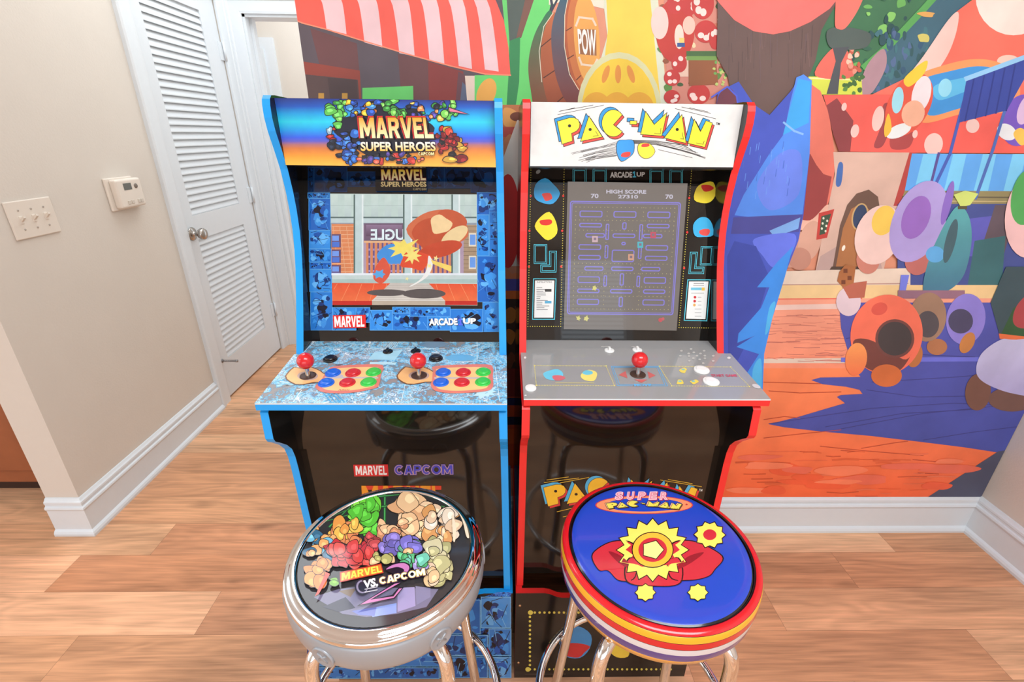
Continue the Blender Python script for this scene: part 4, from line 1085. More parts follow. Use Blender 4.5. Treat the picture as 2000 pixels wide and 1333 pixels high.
# ================================================================== the two bar stools
M_chrome = mat('polished_chrome', (232, 230, 228), 0.045, 1.0, noise=0.01)
M_silver = mat('silver_vinyl', (158, 162, 168), 0.34, 0.2, spec=0.5, noise=0.03, coat=0.15)
SK = 0.957
def sz(z): return 0.74+(z-0.7105)*SK       # heights in the seat, its size set by SK
def pf(prof): return [(r*SK, sz(z)) for r, z in prof]
def vinyl(name, c): return mat(name, c, 0.16, coat=0.3, noise=0.02)
M_prs = print_mat('printed_seat_vinyl', 0.10, coat=0.0, noise=0.03)
def stool(cx, cy, label, rot=0):
    t = thing('bar_stool', label, 'bar stool', (cx, cy, 0), 'bar stools in front of the arcade cabinets')
    R = 0.0122*SK
    for k in range(4):
        a = radians(45+90*k+rot); d = Vector((cos(a), sin(a), 0)); P = []
        key = [(0.045, 0.592), (0.120, 0.592), (0.145, 0.586), (0.160, 0.570), (0.166, 0.545), (0.167, 0.50), (0.167, 0.44), (0.170, 0.40), (0.176, 0.33), (0.184, 0.25), (0.200, 0.10), (0.212, -0.0205)]
        key = pf(key)
        for i in range(len(key)-1):
            for j in range(4):
                s = j/4; P.append((key[i][0]*(1-s)+key[i+1][0]*s, key[i][1]*(1-s)+key[i+1][1]*s))
        P.append(key[-1])
        for _ in range(2): P = [P[0]]+[tuple((P[i-1][m]+2*P[i][m]+P[i+1][m])/4 for m in (0, 1)) for i in range(1, len(P)-1)]+[P[-1]]
        mb = MB(); mb.tube([Vector((cx, cy, z))+d*r for r, z in P], R, 18); lo = mb.build('leg', M_chrome, t)
        f = MB(); f.lathe([(0, 0), (0.0155, 0), (0.016, 0.006), (0.0145, 0.018), (0.0128, 0.020)], Vector((cx, cy, 0))+d*0.2035, 20); fo = f.build('foot_cap', M_kb, lo); fo['label'] = 'black rubber foot cap'
    mb = MB(); mb.tube([(cx+0.2045*SK*cos(2*pi*k/72), cy+0.2045*SK*sin(2*pi*k/72), sz(0.25)) for k in range(72)], 0.0084, 14, closed=True); mb.build('foot_ring', M_chrome, t)
    mb = MB(); mb.lathe(pf([(0, 0.575), (0.09, 0.575), (0.095, 0.58), (0.095, 0.604), (0.085, 0.612), (0, 0.612)]), (cx, cy, 0), 40); mb.build('swivel_plate', M_chrome, t)
    return t
# ---- silver stool
SX, SY = -0.2024, 0.624
tS = stool(SX, SY, 'silver vinyl bar stool with chrome rim and printed black seat top')
def seat_silver():
    c = (SX, SY, 0)
    mb = MB()
    prof = [(0.06, 0.611), (0.145, 0.613), (0.158, 0.617), (0.167, 0.625), (0.1735, 0.638), (0.1765, 0.654), (0.177, 0.668), (0.1755, 0.680), (0.173, 0.686), (0.166, 0.688), (0, 0.688)]
    mb.lathe(pf(prof), c, 96)
    cu = mb.build('seat_cushion', M_silver, tS); cu['label'] = 'silver grey vinyl cushion side'
    for az in (-22, 40, 102, 164, 226, 288):
        a = radians(az); d = Vector((sin(a), -cos(a), 0)); p = Vector((SX, SY, sz(0.652)))+d*0.1762*SK; ax = (d+Vector((0, 0, -0.04))).normalized()
        s = MB(); s.lathe([(0.0195, -0.001), (0.0195, 0.0014), (0.0178, 0.0022), (0.0160, 0.0012), (0, 0.0012)], p, 28, axis=ax)
        e1 = Vector((cos(a), sin(a), 0)); e2 = ax.cross(e1)
        for sg in (1, -1):
            u = (e1+e2*sg).normalized(); s.tube([p+ax*0.0012-u*0.011, p+ax*0.0012+u*0.011], 0.0016, 8)
        s.build('stud', M_silver, cu)
    mb = MB()
    mb.lathe(pf([(0.150, 0.699), (0.1505, 0.7015), (0.153, 0.7035), (0.1575, 0.7045), (0.162, 0.7035), (0.1655, 0.701), (0.168, 0.699), (0.1705, 0.6985), (0.1735, 0.697), (0.1752, 0.693), (0.1752, 0.689), (0.1735, 0.6855), (0.170, 0.685)]), c, 128)
    mb.build('chrome_rim', M_chrome, tS)
    mb = MB(); zt = sz(0.7012)
    mb.lathe([(0.1515*SK, sz(0.690)), (0.1515*SK, zt), (0, zt)], c, 96, 0, smooth=False)
    def inside(q):
        v = Vector((q.x-SX, q.y-SY)); L = v.length
        if L > 0.1508*SK: v *= 0.1508*SK/L
        return Vector((SX+v.x, SY+v.y, q.z))
    a = Art(mb, plane_map((0, 0, zt), (0, 0, 1)), (0, 0, 1), 1, base=0.0002, zoom=(560, 980, 0.195), clamp=inside)
    disc = []
    for k in range(72):
        p = Vector((SX+0.1505*SK*cos(2*pi*k/72), SY+0.1505*SK*sin(2*pi*k/72), zt))-O; w = p.dot(CF)
        disc.append(((1000+FPX*p.dot(CR)/w-560)/0.195, (666.5-FPX*p.dot(CU)/w-980)/0.195))
    a.poly(disc, (54, 54, 54), c2=(66, 62, 66))
    for q in (((980, -160), (980, 240)), ((1290, -160), (1290, 260)), ((600, -60), (430, 250)), ((430, 100), (560, -30)), ((1600, -60), (1660, 60))): 
        a.line(q, 30, (46, 92, 56)); a.line(q, 12, (86, 176, 96))
    for q in (((420, 120), (930, -50), (1290, -100), (1560, -60)), ((380, 190), (900, 60), (1300, 10), (1700, 30))): a.line(q, 26, (44, 84, 52)); a.line(q, 10, (84, 168, 94))
    # floor of pale violet blocks
    a.poly([(270, 960), (520, 880), (700, 860), (1200, 870), (1520, 880), (1400, 1060), (1100, 1130), (800, 1160), (560, 1130)], (126, 122, 150)); a.poly([(360, 1060), (590, 960), (690, 1070), (520, 1110)], (66, 64, 80)); a.poly([(800, 1080), (1100, 1020), (1100, 1120), (860, 1160)], (150, 170, 235)); a.poly([(1110, 870), (1280, 860), (1290, 1050), (1110, 1110)], (170, 160, 205)); a.poly([(1290, 850), (1440, 870), (1440, 960), (1300, 1040)], (140, 136, 170)); a.poly([(520, 900), (700, 870), (640, 960)], (128, 108, 90)); a.poly([(650, 1100), (900, 1060), (880, 1150), (720, 1140)], (120, 130, 200))
    R = random.Random(6); ink = (52, 40, 36)
    def heap(x0, y0, x1, y1, n, cols, s0, s1, w=8):
        for i in range(n):
            q = R.uniform(s0, s1); c1 = R.choice(cols)
            a.splat(R.uniform(x0, x1), R.uniform(y0, y1), q*R.uniform(0.7, 1.3), q*R.uniform(0.7, 1.2), c1, R.randint(1, 99999), R.choice((6, 7, 9)), 0.45, ink, w, tuple(min(255, int(k*1.1)+14) for k in c1))
    # heaps of colour, like spilled paint
    heap(620, 0, 880, 310, 20, [(120, 220, 70), (96, 200, 66), (150, 235, 90)], 70, 120)
    heap(1130, 10, 1410, 330, 24, [(238, 196, 150), (226, 172, 126), (246, 210, 170)], 80, 130)
    heap(930, 200, 1180, 350, 9, [(238, 196, 150), (216, 150, 110)], 60, 95)
    heap(1400, 90, 1660, 390, 20, [(232, 200, 166), (222, 160, 100), (238, 222, 200)], 70, 110)
    heap(1430, 440, 1630, 800, 24, [(196, 190, 140), (176, 172, 120), (214, 206, 166)], 70, 110)
    heap(1420, 640, 1500, 840, 6, [(236, 206, 176), (230, 196, 150)], 50, 80)
    heap(460, 230, 720, 430, 20, [(240, 190, 90), (236, 160, 80), (226, 140, 90)], 50, 95)
    heap(240, 310, 470, 550, 20, [(240, 176, 110), (64, 110, 140), (120, 190, 220), (230, 150, 80)], 50, 85)
    heap(220, 620, 420, 840, 16, [(244, 156, 80), (240, 140, 70)], 60, 95)
    heap(470, 430, 830, 650, 30, [(214, 74, 70), (226, 96, 86), (196, 56, 60)], 60, 100)
    heap(800, 370, 920, 480, 6, [(196, 80, 80), (170, 70, 70)], 50, 75)
    heap(930, 400, 1080, 540, 9, [(140, 124, 200), (112, 100, 176)], 50, 85)
    heap(1130, 400, 1310, 500, 9, [(126, 116, 200), (96, 150, 130)], 50, 85); heap(1190, 520, 1250, 560, 3, [(246, 190, 140)], 50, 70)
    heap(1130, 570, 1380, 680, 11, [(80, 170, 110), (120, 205, 180), (96, 190, 130), (170, 160, 215)], 45, 75)
    heap(860, 560, 1080, 640, 6, [(180, 176, 110), (240, 196, 150)], 40, 60); heap(430, 800, 500, 860, 3, [(120, 180, 60)], 40, 60)
    for q in ([(1690, 80), (1790, 200), (1830, 380), (1800, 380), (1760, 220)], [(1660, 160), (1700, 300), (1690, 420), (1668, 415)]): a.blob(q, (238, 224, 196))
    a.poly([(400, 740), (440, 760), (330, 960), (290, 985)], (226, 80, 66))
    # lettering
    nk = (40, 30, 44)
    a.blob([(990, 720), (1060, 660), (1180, 640), (1240, 680), (1230, 740), (1160, 780)], nk); a.blob([(1000, 715), (1070, 668), (1175, 652), (1228, 684), (1215, 735), (1150, 765), (1180, 720), (1110, 690)], (206, 130, 190))
    a.poly([(1080, 850), (1170, 830), (880, 1010), (1060, 970), (1120, 900), (1180, 890), (1085, 1010), (705, 1085)], nk); a.poly([(1085, 860), (1140, 848), (900, 985), (845, 1020), (1075, 985), (1130, 908), (1160, 904), (1078, 1000), (740, 1070)], (214, 130, 186))
    a.poly([(538, 742), (950, 655), (975, 750), (540, 845)], (196, 60, 40)); a.poly([(548, 752), (944, 668), (964, 744), (549, 832)], (240, 130, 60))
    q = ((560, 752), (946, 672), (960, 740), (556, 826)); a.block('MARVEL', q, (252, 232, 90))
    a.ell(760, 890, 74, 82, nk, -10); a.ell(760, 890, 58, 66, (150, 140, 170), -10); a.ell(765, 890, 44, 52, nk, -10)
    q = ((778, 832), (910, 800), (916, 878), (782, 902)); a.text('VS.', q, nk, 0.12); a.text('VS.', q, (246, 244, 246), 0.05)
    for y in (915, 945): a.line([(790, y), (910, y-24)], 9, (210, 206, 214))
    q = ((930, 800), (1382, 706), (1392, 770), (940, 866)); a.block('CAPCOM', q, (90, 50, 100), None, (90, 50, 100), 20); a.block('CAPCOM', q, (244, 240, 240), None, (246, 220, 90), 9)
    o = mb.build('seat_top', [M_kb, M_prs], tS); o['label'] = 'printed seat top with colour heaps and a slanted title'
seat_silver()
# ---- striped stool
BX, BY = 0.2747, 0.627
tB = stool(BX, BY, 'bar stool with domed blue printed seat and striped red, yellow and violet side')
def seat_striped():
    c = (BX, BY, 0)
    def dome(x, y):
        r = hypot(x-BX, y-BY)/SK
        return sz(0.7128)-0.0022*(r/0.15)**2-(0.0042*max(0, (r-0.146)/0.016)**2)
    mb = MB()
    prof = [(.06, .612), (.140, .613), (.155, .6185), (.167, .628), (.1745, .6465), (.1766, .663), (.1779, .6772), (.1779, .6782), (.178, .6912), (.178, .6922), (.1774, .699), (.1758, .7050), (.1754, .7056), (.171, .709), (.1645, .7098), (.163, .708), (.1615, .708)]
    Y_, P_, W_, R_, K_ = 0, 1, 2, 3, 4
    ms = [Y_, Y_, Y_, Y_, P_, W_, K_, R_, K_, Y_, Y_, K_, R_, R_, K_, K_]
    mb.lathe(pf(prof), c, 128, ms)
    cu = mb.build('seat_cushion', [vinyl('yellow_vinyl', (246, 176, 40)), vinyl('violet_vinyl', (74, 52, 140)), vinyl('white_vinyl', (222, 218, 222)), vinyl('red_vinyl', (214, 28, 38)), vinyl('black_piping', (20, 18, 20))], tB)
    cu['label'] = 'striped vinyl cushion side'
    mb = MB()
    rr = [SK*r for r in (0.1622, 0.1578, 0.155, 0.152, 0.149, 0.145, 0.13, 0.10, 0.06, 0.03)]
    mb.lathe([(r, dome(BX+r, BY)) for r in rr]+[(0, dome(BX, BY))], c, 128, [1]+[0]*9)
    base = plane_map((0, 0, sz(0.7115)), (0, 0, 1))
    def mp(u, v):
        q = base(u, v); return Vector((q.x, q.y, dome(q.x, q.y)))
    a = Art(mb, mp, (0, 0, 1), 2, base=0.0003, zoom=(1100, 930, 0.23255))
    ink = (40, 22, 24)
    a.ell(680, 245, 412, 80, (206, 66, 70)); a.ell(680, 245, 402, 74, (244, 150, 106))
    for i, (ch, x) in enumerate(zip('SUPER', (440, 535, 630, 725, 815))):
        q = ((x+10, 138), (x+58, 136), (x+52, 196), (x, 198)); m = tuple((p[0]+5, p[1]+4) for p in q)
        a.text(ch, m, (190, 50, 70), 0.09); a.text(ch, q, (246, 206, 214), 0.07); a.text(ch, q, (236, 150, 170), 0.0)
    T = lambda x, y: (360+(x-343)*(640/1195), 216+(y-190)*(70/270))
    logo(a, T, (240, 226, 96), (244, 190, 150), (120, 90, 60), ink, 3)
    a.ell(1036, 242, 9, 6, (190, 60, 60))
    # plain emblem: a gold sunburst on a draped red ribbon, with small gold sparks
    for pts in ([(250, 660), (420, 560), (600, 600), (600, 850), (470, 880), (380, 800), (300, 790)], [(900, 600), (1090, 560), (1330, 680), (1270, 790), (1210, 850), (1060, 880), (900, 850)], [(560, 700), (760, 760), (960, 700), (980, 900), (770, 930), (540, 890)]):
        m = (sum(p[0] for p in pts)/len(pts), sum(p[1] for p in pts)/len(pts))
        a.blob([(m[0]+(p[0]-m[0])*1.05, m[1]+(p[1]-m[1])*1.05) for p in pts], ink); a.blob(pts, (206, 50, 64))
    for q in ([(380, 640), (500, 690), (590, 800), (470, 740)], [(1180, 650), (1040, 690), (940, 800), (1070, 740)]): a.blob(q, (150, 30, 44))
    def sun(cx, cy, rx, ry, n, w, c=(247, 232, 106)):
        for k, cc in ((1, ink), (0, c)):
            a.poly([(cx+(rx+w*k)*(1 if i % 2 == 0 else 0.80)*cos(pi*i/n), cy+(ry+w*k)*(1 if i % 2 == 0 else 0.80)*sin(pi*i/n)) for i in range(2*n)], cc)
    sun(750, 630, 300, 262, 16, 12)
    a.ell(750, 630, 176, 152, ink); a.ell(750, 630, 168, 144, (244, 190, 60)); a.ell(750, 630, 120, 102, (206, 50, 64)); sun(750, 630, 92, 78, 5, 8, (250, 240, 150))
    sun(1230, 500, 130, 112, 10, 10); a.ell(1230, 500, 56, 46, (206, 50, 64))
    sun(690, 985, 84, 70, 8, 8); sun(1130, 985, 84, 70, 8, 8)
    o = mb.build('seat_top', [vinyl('blue_vinyl', (40, 74, 196)), bpy.data.materials['black_piping'], M_prs], tB); o['label'] = 'domed blue seat top with a red and gold sunburst emblem'
seat_striped()

# ================================================================== the printed mural on the back wall
M_mural = print_mat('printed_wallpaper', 0.5, noise=0.10, nscale=9)
def mural():
    mb = MB()
    def inside(q): return Vector((min(max(q.x, -0.511), WR-0.002), q.y, min(max(q.z, 0.158), CEIL-0.002)))
    a = Art(mb, plane_map((0, WB, 0), (0, 1, 0)), (0, -1, 0), 0, step=0.00001, base=0.0006, clamp=inside)
    R = random.Random(3)
    # paper
    A = S((226, 150, 120))
    mb.face([(-0.511, WB-0.0006, 0.158), (WR-0.002, WB-0.0006, 0.158), (WR-0.002, WB-0.0006, CEIL-0.002), (-0.511, WB-0.0006, CEIL-0.002)], 0, A)
    U = -420                                   # well above the frame
    # --- market stall
    a.poly([(480, U), (1010, U), (1000, 150), (905, 150), (915, 330), (560, 330), (560, 0)], (96, 86, 94))
    for q in ([(606, 55), (697, 85), (702, 140), (625, 130)], [(777, 105), (840, 120), (842, 200), (785, 200)], ): a.poly(q, (112, 74, 76))
    a.poly([(836, 120), (905, 140), (905, 200), (838, 200)], (140, 62, 60)); a.poly([(895, 140), (912, 148), (905, 200), (890, 200)], (110, 72, 80))
    a.poly([(570, 120), (703, 138), (706, 205), (580, 205)], (150, 72, 62)); a.poly([(570, 145), (699, 156), (703, 205), (580, 205)], (92, 74, 74)); a.poly([(640, 152), (697, 156), (700, 205), (646, 205)], (80, 66, 68))
    for x in (622, 668): a.rect(x, 182, x+11, 200, (196, 150, 70))
    a.poly([(708, 172), (807, 168), (808, 230), (708, 230)], (108, 208, 112)); a.poly([(903, 160), (927, 185), (922, 230), (895, 230)], (96, 104, 130))
    a.poly([(908, 148), (930, 148), (930, 240), (916, 240)], (240, 216, 200))
    # --- green hanging
    a.poly([(940, U), (1120, U), (1085, 0), (1060, 60), (1040, 110), (1040, 200), (1040, 330), (927, 330), (927, 147), (995, 147)], (110, 218, 116))
    a.ell(950, 182, 18, 30, (240, 176, 86), 20)
    a.poly([(986, -60), (1060, -90), (1042, 0), (1016, 72), (995, 82)], (84, 96, 90)); a.poly([(1030, -20), (1046, -10), (1018, 74), (1008, 76)], (126, 86, 74)); a.poly([(995, 80), (1016, 72), (1014, 160), (1004, 230), (988, 230), (993, 150)], (54, 140, 84))
    # --- between the machines
    a.poly([(975, 205), (1060, 205), (1060, 340), (975, 340)], (196, 122, 78)); a.blob([(984, 212), (1006, 216), (1018, 236), (1008, 250), (984, 244)], (232, 166, 96)); a.ell(1010, 228, 14, 9, (120, 66, 50)); a.rect(978, 248, 1012, 268, (196, 84, 76)); a.blob([(980, 285), (998, 262), (1010, 300), (996, 330), (984, 330)], (206, 132, 92))
    a.poly([(975, 330), (1010, 235), (1060, 230), (1060, 520), (975, 520)], (240, 234, 226)); a.ell(992, 432, 24, 92, (222, 40, 42)); a.ell(1060, 420, 26, 90, (222, 40, 42))
    a.poly([(975, 510), (1000, 535), (1060, 520), (1060, 560), (975, 560)], (236, 140, 96)); a.poly([(975, 545), (1060, 545), (1060, 568), (975, 568)], (88, 86, 190)); a.poly([(975, 568), (1060, 568), (1060, 584), (975, 584)], (236, 120, 50)); a.poly([(975, 584), (1060, 584), (1060, 725), (975, 725)], (58, 36, 28))
    for k in range(9): a.splat(985+R.random()*50, 600+R.random()*110, 9+R.random()*8, 12+R.random()*14, R.choice(((190, 120, 50), (226, 160, 80), (120, 60, 36), (36, 40, 30))), k+900, 7, 0.5)
    a.poly([(975, 720), (1060, 720), (1060, 915), (975, 915)], (206, 76, 34)); a.poly([(975, 720), (1060, 720), (1060, 775), (975, 775)], (128, 30, 26)); a.poly([(975, 778), (1060, 776), (1060, 792), (975, 792)], (34, 34, 84)); a.poly([(975, 815), (1060, 812), (1060, 830), (975, 830)], (34, 30, 66)); a.poly([(975, 838), (1060, 838), (1060, 870), (975, 866)], (220, 92, 40))
    # --- striped awning
    a.poly([(470, U), (900, U), (968, 0), (984, 40), (993, 92), (997, 147), (948, 145), (880, 128), (800, 106), (700, 76), (640, 57), (590, 44), (540, 40)], (250, 102, 88))
    ys = (-320, 0, 40, 200)
    for t0, t1, b0, b1, y0, y1 in ((626, 666, 638, 677, 59, 69), (697, 734, 712, 747, 85, 95), (762, 796, 780, 810, 106, 112), (821, 852, 839, 868, 120, 127), (875, 903, 896, 922, 131, 137), (925, 950, 947, 974, 138, 142)):
        L, Rr = [], []
        for k in range(9):
            t = k/8; e = t**0.6
            L.append((t0+(b0-t0)*e, y0*t-2)); Rr.append((t1+(b1-t1)*e, y1*t-2))
        a.poly([(t0-60, U), (t1-60, U)]+Rr+L[::-1], (244, 206, 210))
    a.line([(540, 41), (590, 45), (640, 58), (700, 77), (800, 107), (880, 129), (948, 145), (997, 147)], 2.5, (255, 150, 120))
    # --- hanging wooden drum with lettering
    a.poly([(1075, U), (1200, U), (1190, 20), (1110, 0), (1072, 10)], (236, 226, 206))
    a.line([(1070, -40), (1078, 10), (1074, 26)], 5, (54, 60, 76)); a.line([(1088, 0), (1076, 24)], 4, (54, 60, 76))
    a.blob([(1078, 24), (1056, 44), (1040, 80), (1032, 125), (1036, 172), (1052, 230), (1110, 240), (1090, 120)], (44, 118, 84), (150, 66, 48))
    a.blob([(1086, 26), (1066, 50), (1056, 100), (1060, 160), (1078, 215), (1120, 230), (1104, 100)], (190, 104, 62), (150, 74, 50))
    for q in (((1056, 92), (1078, 74)), ((1062, 152), (1092, 132)), ((1088, 200), (1104, 186))): a.line(q, 2, (84, 44, 32))
    a.line([(1080, 26), (1062, 52), (1053, 100), (1058, 160)], 1.5, (226, 214, 190))
    a.blob([(1112, -30), (1090, 10), (1077, 60), (1080, 120), (1092, 170), (1112, 205), (1150, 215), (1140, 60)], (46, 100, 120), (132, 58, 46))
    a.ell(1137, 80, 34, 104, (184, 92, 54), -4, 40); a.ell(1138, 78, 30, 98, (206, 118, 64), -4, 40); a.ell(1146, 76, 25, 88, (240, 170, 86), -4, 40)
    for q in (((1106, 60), (1116, 54)), ((1107, 116), (1120, 108)), ((1126, 156), (1134, 148))): a.line(q, 2, (100, 52, 36))
    a.line([(1112, -20), (1103, 30), (1102, 90), (1112, 145), (1130, 175)], 1.4, (236, 220, 190))
    a.poly([(1127, 57), (1164, 58), (1165, 109), (1131, 106)], (160, 104, 66))
    q = ((1128, 58), (1163, 60), (1164, 107), (1131, 104)); a.text('POW', q, (252, 246, 240), 0.03)
    a.line([(1125, 50), (1131, 34), (1157, 37), (1163, 49)], 4, (240, 214, 190)); a.line([(1131, 113), (1136, 126), (1160, 129), (1166, 117)], 4, (240, 214, 190))
    # --- yellow tent
    a.poly([(1160, U), (1262, U), (1285, 0), (1303, 200), (1310, 330), (1130, 330), (1172, 120), (1186, 70), (1180, 20)], (222, 224, 200))
    a.poly([(1190, U), (1240, U), (1270, 0), (1290, 200), (1292, 330), (1140, 330), (1180, 120), (1187, 60), (1184, 0)], (246, 210, 84))
    a.ell(1209, 214, 82, 112, (222, 218, 170)); a.ell(1209, 220, 74, 106, (246, 206, 66))
    for x, r in ((1183, 18), (1207, 0), (1232, -18)): a.ell(x, 145, 6, 18, (232, 150, 66), r)
    for x in (1165, 1205, 1248): a.ell(x, 216, 30, 36, (236, 172, 60))
    # --- clustered spotted domes on the hill
    a.poly([(1283, U), (1420, U), (1420, 330), (1310, 330), (1303, 200)], (214, 140, 124))
    for i in range(60):
        a.splat(1290+R.random()*120, -120+R.random()*300, 5+R.random()*8, 5+R.random()*8, R.choice(((96, 140, 70), (70, 96, 60), (150, 86, 60), (236, 214, 170), (206, 120, 96), (120, 60, 50))), i+300, 6, 0.5)
    def domes(x, y, rx, ry, c=(206, 62, 52), sp=(244, 214, 200), n=3, sd=1):
        a.ell(x, y, rx, ry, c); Q = random.Random(sd)
        for k in range(n): an = Q.random()*6.28; a.ell(x+rx*0.55*cos(an), y+ry*0.55*sin(an), rx*0.28, ry*0.26, sp)
    a.rect(1318, 105, 1344, 150, (236, 200, 180)); domes(1318, 60, 38, 62, (196, 62, 54), n=0)
    a.ell(1288, 45, 17, 32, (246, 208, 200)); a.ell(1326, 72, 9, 24, (246, 214, 200)); a.ell(1345, 50, 12, 18, (244, 196, 180)); a.rect(1322, 84, 1337, 92, (60, 90, 150)); a.rect(1326, 74, 1336, 84, (240, 206, 120))
    for x, y, rx, ry, sd in ((1318, 8, 16, 20, 1), (1345, 12, 14, 20, 2), (1372, 8, 22, 30, 3), (1378, 62, 22, 22, 4), (1396, 75, 12, 22, 5), (1326, 124, 15, 18, 6), (1312, 152, 16, 16, 7), (1312, 190, 16, 14, 8), (1364, 184, 22, 20, 9)): domes(x, y, rx, ry, (198, 62, 60), (248, 222, 214), 3, sd)
    a.rect(1340, 100, 1400, 116, (74, 110, 66)); a.poly([(1344, 118), (1398, 116), (1402, 165), (1345, 168)], (150, 92, 60)); a.rect(1340, 110, 1400, 118, (120, 160, 84))
    for k in range(20): a.splat(1392+R.random()*30, 118+R.random()*50, 4, 4, R.choice(((110, 170, 90), (70, 120, 60), (190, 206, 120))), 500+k, 6, 0.5)
    # --- tall tree under a red parasol, with a blue waterfall before a red cliff
    sky = (246, 190, 150)
    a.poly([(1560, U), (2100, U), (2100, 200), (1560, 200)], (66, 118, 84))
    for k in range(150):
        x, y = 1610+R.random()*270, -180+R.random()*320
        a.splat(x, y, 5+R.random()*9, 5+R.random()*9, R.choice(((84, 150, 92), (56, 104, 84), (110, 180, 96), (44, 84, 84), (140, 206, 110))), 600+k, 6, 0.5)
    a.poly([(1680, 180), (1700, 130), (1790, 40), (1880, -60), (1900, 60), (1810, 130), (1760, 190)], (66, 106, 124)); a.line([(1688, 130), (1740, 84), (1800, 20), (1890, -80)], 13, (92, 168, 92))
    for k in range(50): a.splat(1700+R.random()*110, 60+R.random()*120, 4+R.random()*5, 8+R.random()*8, R.choice(((56, 92, 120), (70, 120, 130), (84, 110, 150), (50, 90, 96))), 800+k, 6, 0.5)
    a.blob([(1690, 130), (1722, 96), (1728, 130), (1700, 182), (1676, 182)], (176, 140, 150))
    a.splat(1806, 28, 26, 7, (226, 170, 96), 5); a.splat(1800, 74, 14, 12, (210, 200, 110), 6)
    a.poly([(1575, 150), (1680, 150), (1682, 185), (1590, 185)], (214, 224, 84)); a.line([(1580, 153), (1680, 157)], 3, (246, 240, 170))
    for q in ([(1590, 148), (1620, 98), (1650, 96), (1664, 150)],): a.blob(q, (226, 110, 96))
    for k in range(14): a.splat(1655+R.random()*28, 95+R.random()*50, 6, 7, R.choice(((226, 150, 130), (196, 96, 76), (240, 200, 176))), 860+k, 6, 0.5)
    for k in range(18): a.splat(1645+R.random()*40, 150+R.random()*34, 6, 6, R.choice(((90, 140, 70), (70, 110, 60))), 880+k, 6, 0.5)
    a.blob([(1614, 60), (1650, 54), (1696, 66), (1690, 92), (1650, 98), (1618, 92)], (84, 98, 94)); a.poly([(1612, 184), (1630, 120), (1624, 94), (1656, 92), (1640, 124), (1634, 184)], (82, 86, 92))
    a.poly([(1395, U), (1400, 40), (1398, 110), (1420, 150), (1430, 200), (1440, 330), (1560, 330), (1560, 190), (1590, 120), (1602, 60), (1640, -10), (1640, U)], (108, 86, 82))
    for k in range(34): x = 1404+R.random()*185; y = 20+R.random()*110; a.line([(x, y), (x+R.uniform(-3, 3), y+25+R.random()*40)], 1.3, R.choice(((96, 78, 76), (122, 96, 92), (110, 90, 92))))
    a.blob([(1640, -60), (1690, -40), (1678, 10), (1652, 52), (1636, 58), (1628, 40)], (250, 120, 108))
    a.poly([(1340, U), (1700, U), (1640, -10), (1618, 18), (1580, 44), (1540, 62), (1508, 68), (1470, 62), (1432, 40), (1402, 6), (1385, -20)], (252, 118, 112))
    # cliff
    a.poly([(1575, 160), (1600, 178), (1616, 220), (1624, 270), (1629, 320), (1622, 380), (1606, 420), (1590, 434), (1545, 432), (1540, 300)], (232, 122, 104)); a.poly([(1560, 330), (1580, 300), (1592, 322), (1606, 340), (1622, 345), (1612, 400), (1590, 430), (1548, 430)], (158, 66, 66)); a.blob([(1545, 424), (1580, 430), (1612, 400), (1618, 412), (1596, 446), (1545, 446)], (236, 186, 166))
    # stones below the cliff
    for x, y, rx, ry, c in ((1545, 485, 26, 38, (206, 152, 132)), (1580, 470, 22, 40, (216, 166, 146)), (1560, 505, 22, 22, (196, 140, 122))): a.ell(x, y, rx, ry, c, 15)
    # houses on the right: one long spotted roof
    a.poly([(1605, 186), (1760, 184), (2100, 190), (2100, 300), (1760, 298), (1640, 296)], (242, 100, 90))
    a.poly([(1612, 206), (1632, 192), (1664, 236), (1658, 296), (1636, 296), (1624, 260)], (146, 66, 70))
    a.blob([(1722, 206), (1736, 206), (1738, 240), (1722, 284), (1704, 286), (1716, 250)], (160, 70, 74)); a.blob([(1740, 262), (1780, 258), (1772, 288), (1738, 290)], (176, 74, 74))
    for x, y, rx, ry in ((1646, 209, 5, 8), (1667, 256, 8, 13), (1712, 232, 11, 25), (1820, 282, 18, 22), (1896, 246, 13, 14), (1784, 262, 5, 8)): a.ell(x, y, rx, ry, (242, 204, 196), 12)
    # wall, door and awning
    a.poly([(1625, 297), (1776, 298), (1745, 430), (1722, 532), (1590, 532), (1612, 420), (1628, 340)], (220, 184, 168)); a.poly([(1600, 500), (1700, 440), (1722, 532), (1590, 532)], (196, 166, 160))
    a.poly([(1773, 298), (1787, 298), (1758, 402), (1742, 402)], (184, 70, 66)); a.blob([(1635, 320), (1644, 322), (1640, 360), (1630, 360)], (70, 110, 180))
    a.poly([(1597, 416), (1627, 408), (1613, 464), (1592, 468)], (196, 66, 60)); a.poly([(1602, 422), (1621, 417), (1609, 456), (1598, 459)], (60, 84, 66))
    for k in range(6): a.ell(1606+(k % 2)*8-k*0.8, 426+k*5, 2, 2.5, (226, 226, 206), n=10)
    a.poly([(1655, 520), (1624, 522), (1638, 440), (1652, 400), (1670, 378), (1694, 370), (1712, 384), (1716, 410), (1704, 470), (1690, 520)], (112, 84, 72)); a.poly([(1630, 521), (1644, 445), (1660, 408), (1680, 396), (1696, 410), (1698, 440), (1684, 520)], (178, 118, 74)); a.poly([(1622, 520), (1700, 520), (1700, 528), (1618, 526)], (84, 66, 56)); a.ell(1677, 423, 16, 27, (206, 170, 116), 12); a.ell(1677, 423, 13, 24, (54, 70, 104), 12); a.ell(1645, 484, 3, 6, (250, 240, 226), 20)
    a.poly([(1778, 300), (2100, 302), (2100, 374), (1764, 372)], (98, 172, 244))
    for x in (1800, 1858, 1916, 1974, 2030): a.poly([(x, 301), (x+26, 301), (x+10, 373), (x-18, 373)], (126, 208, 250))
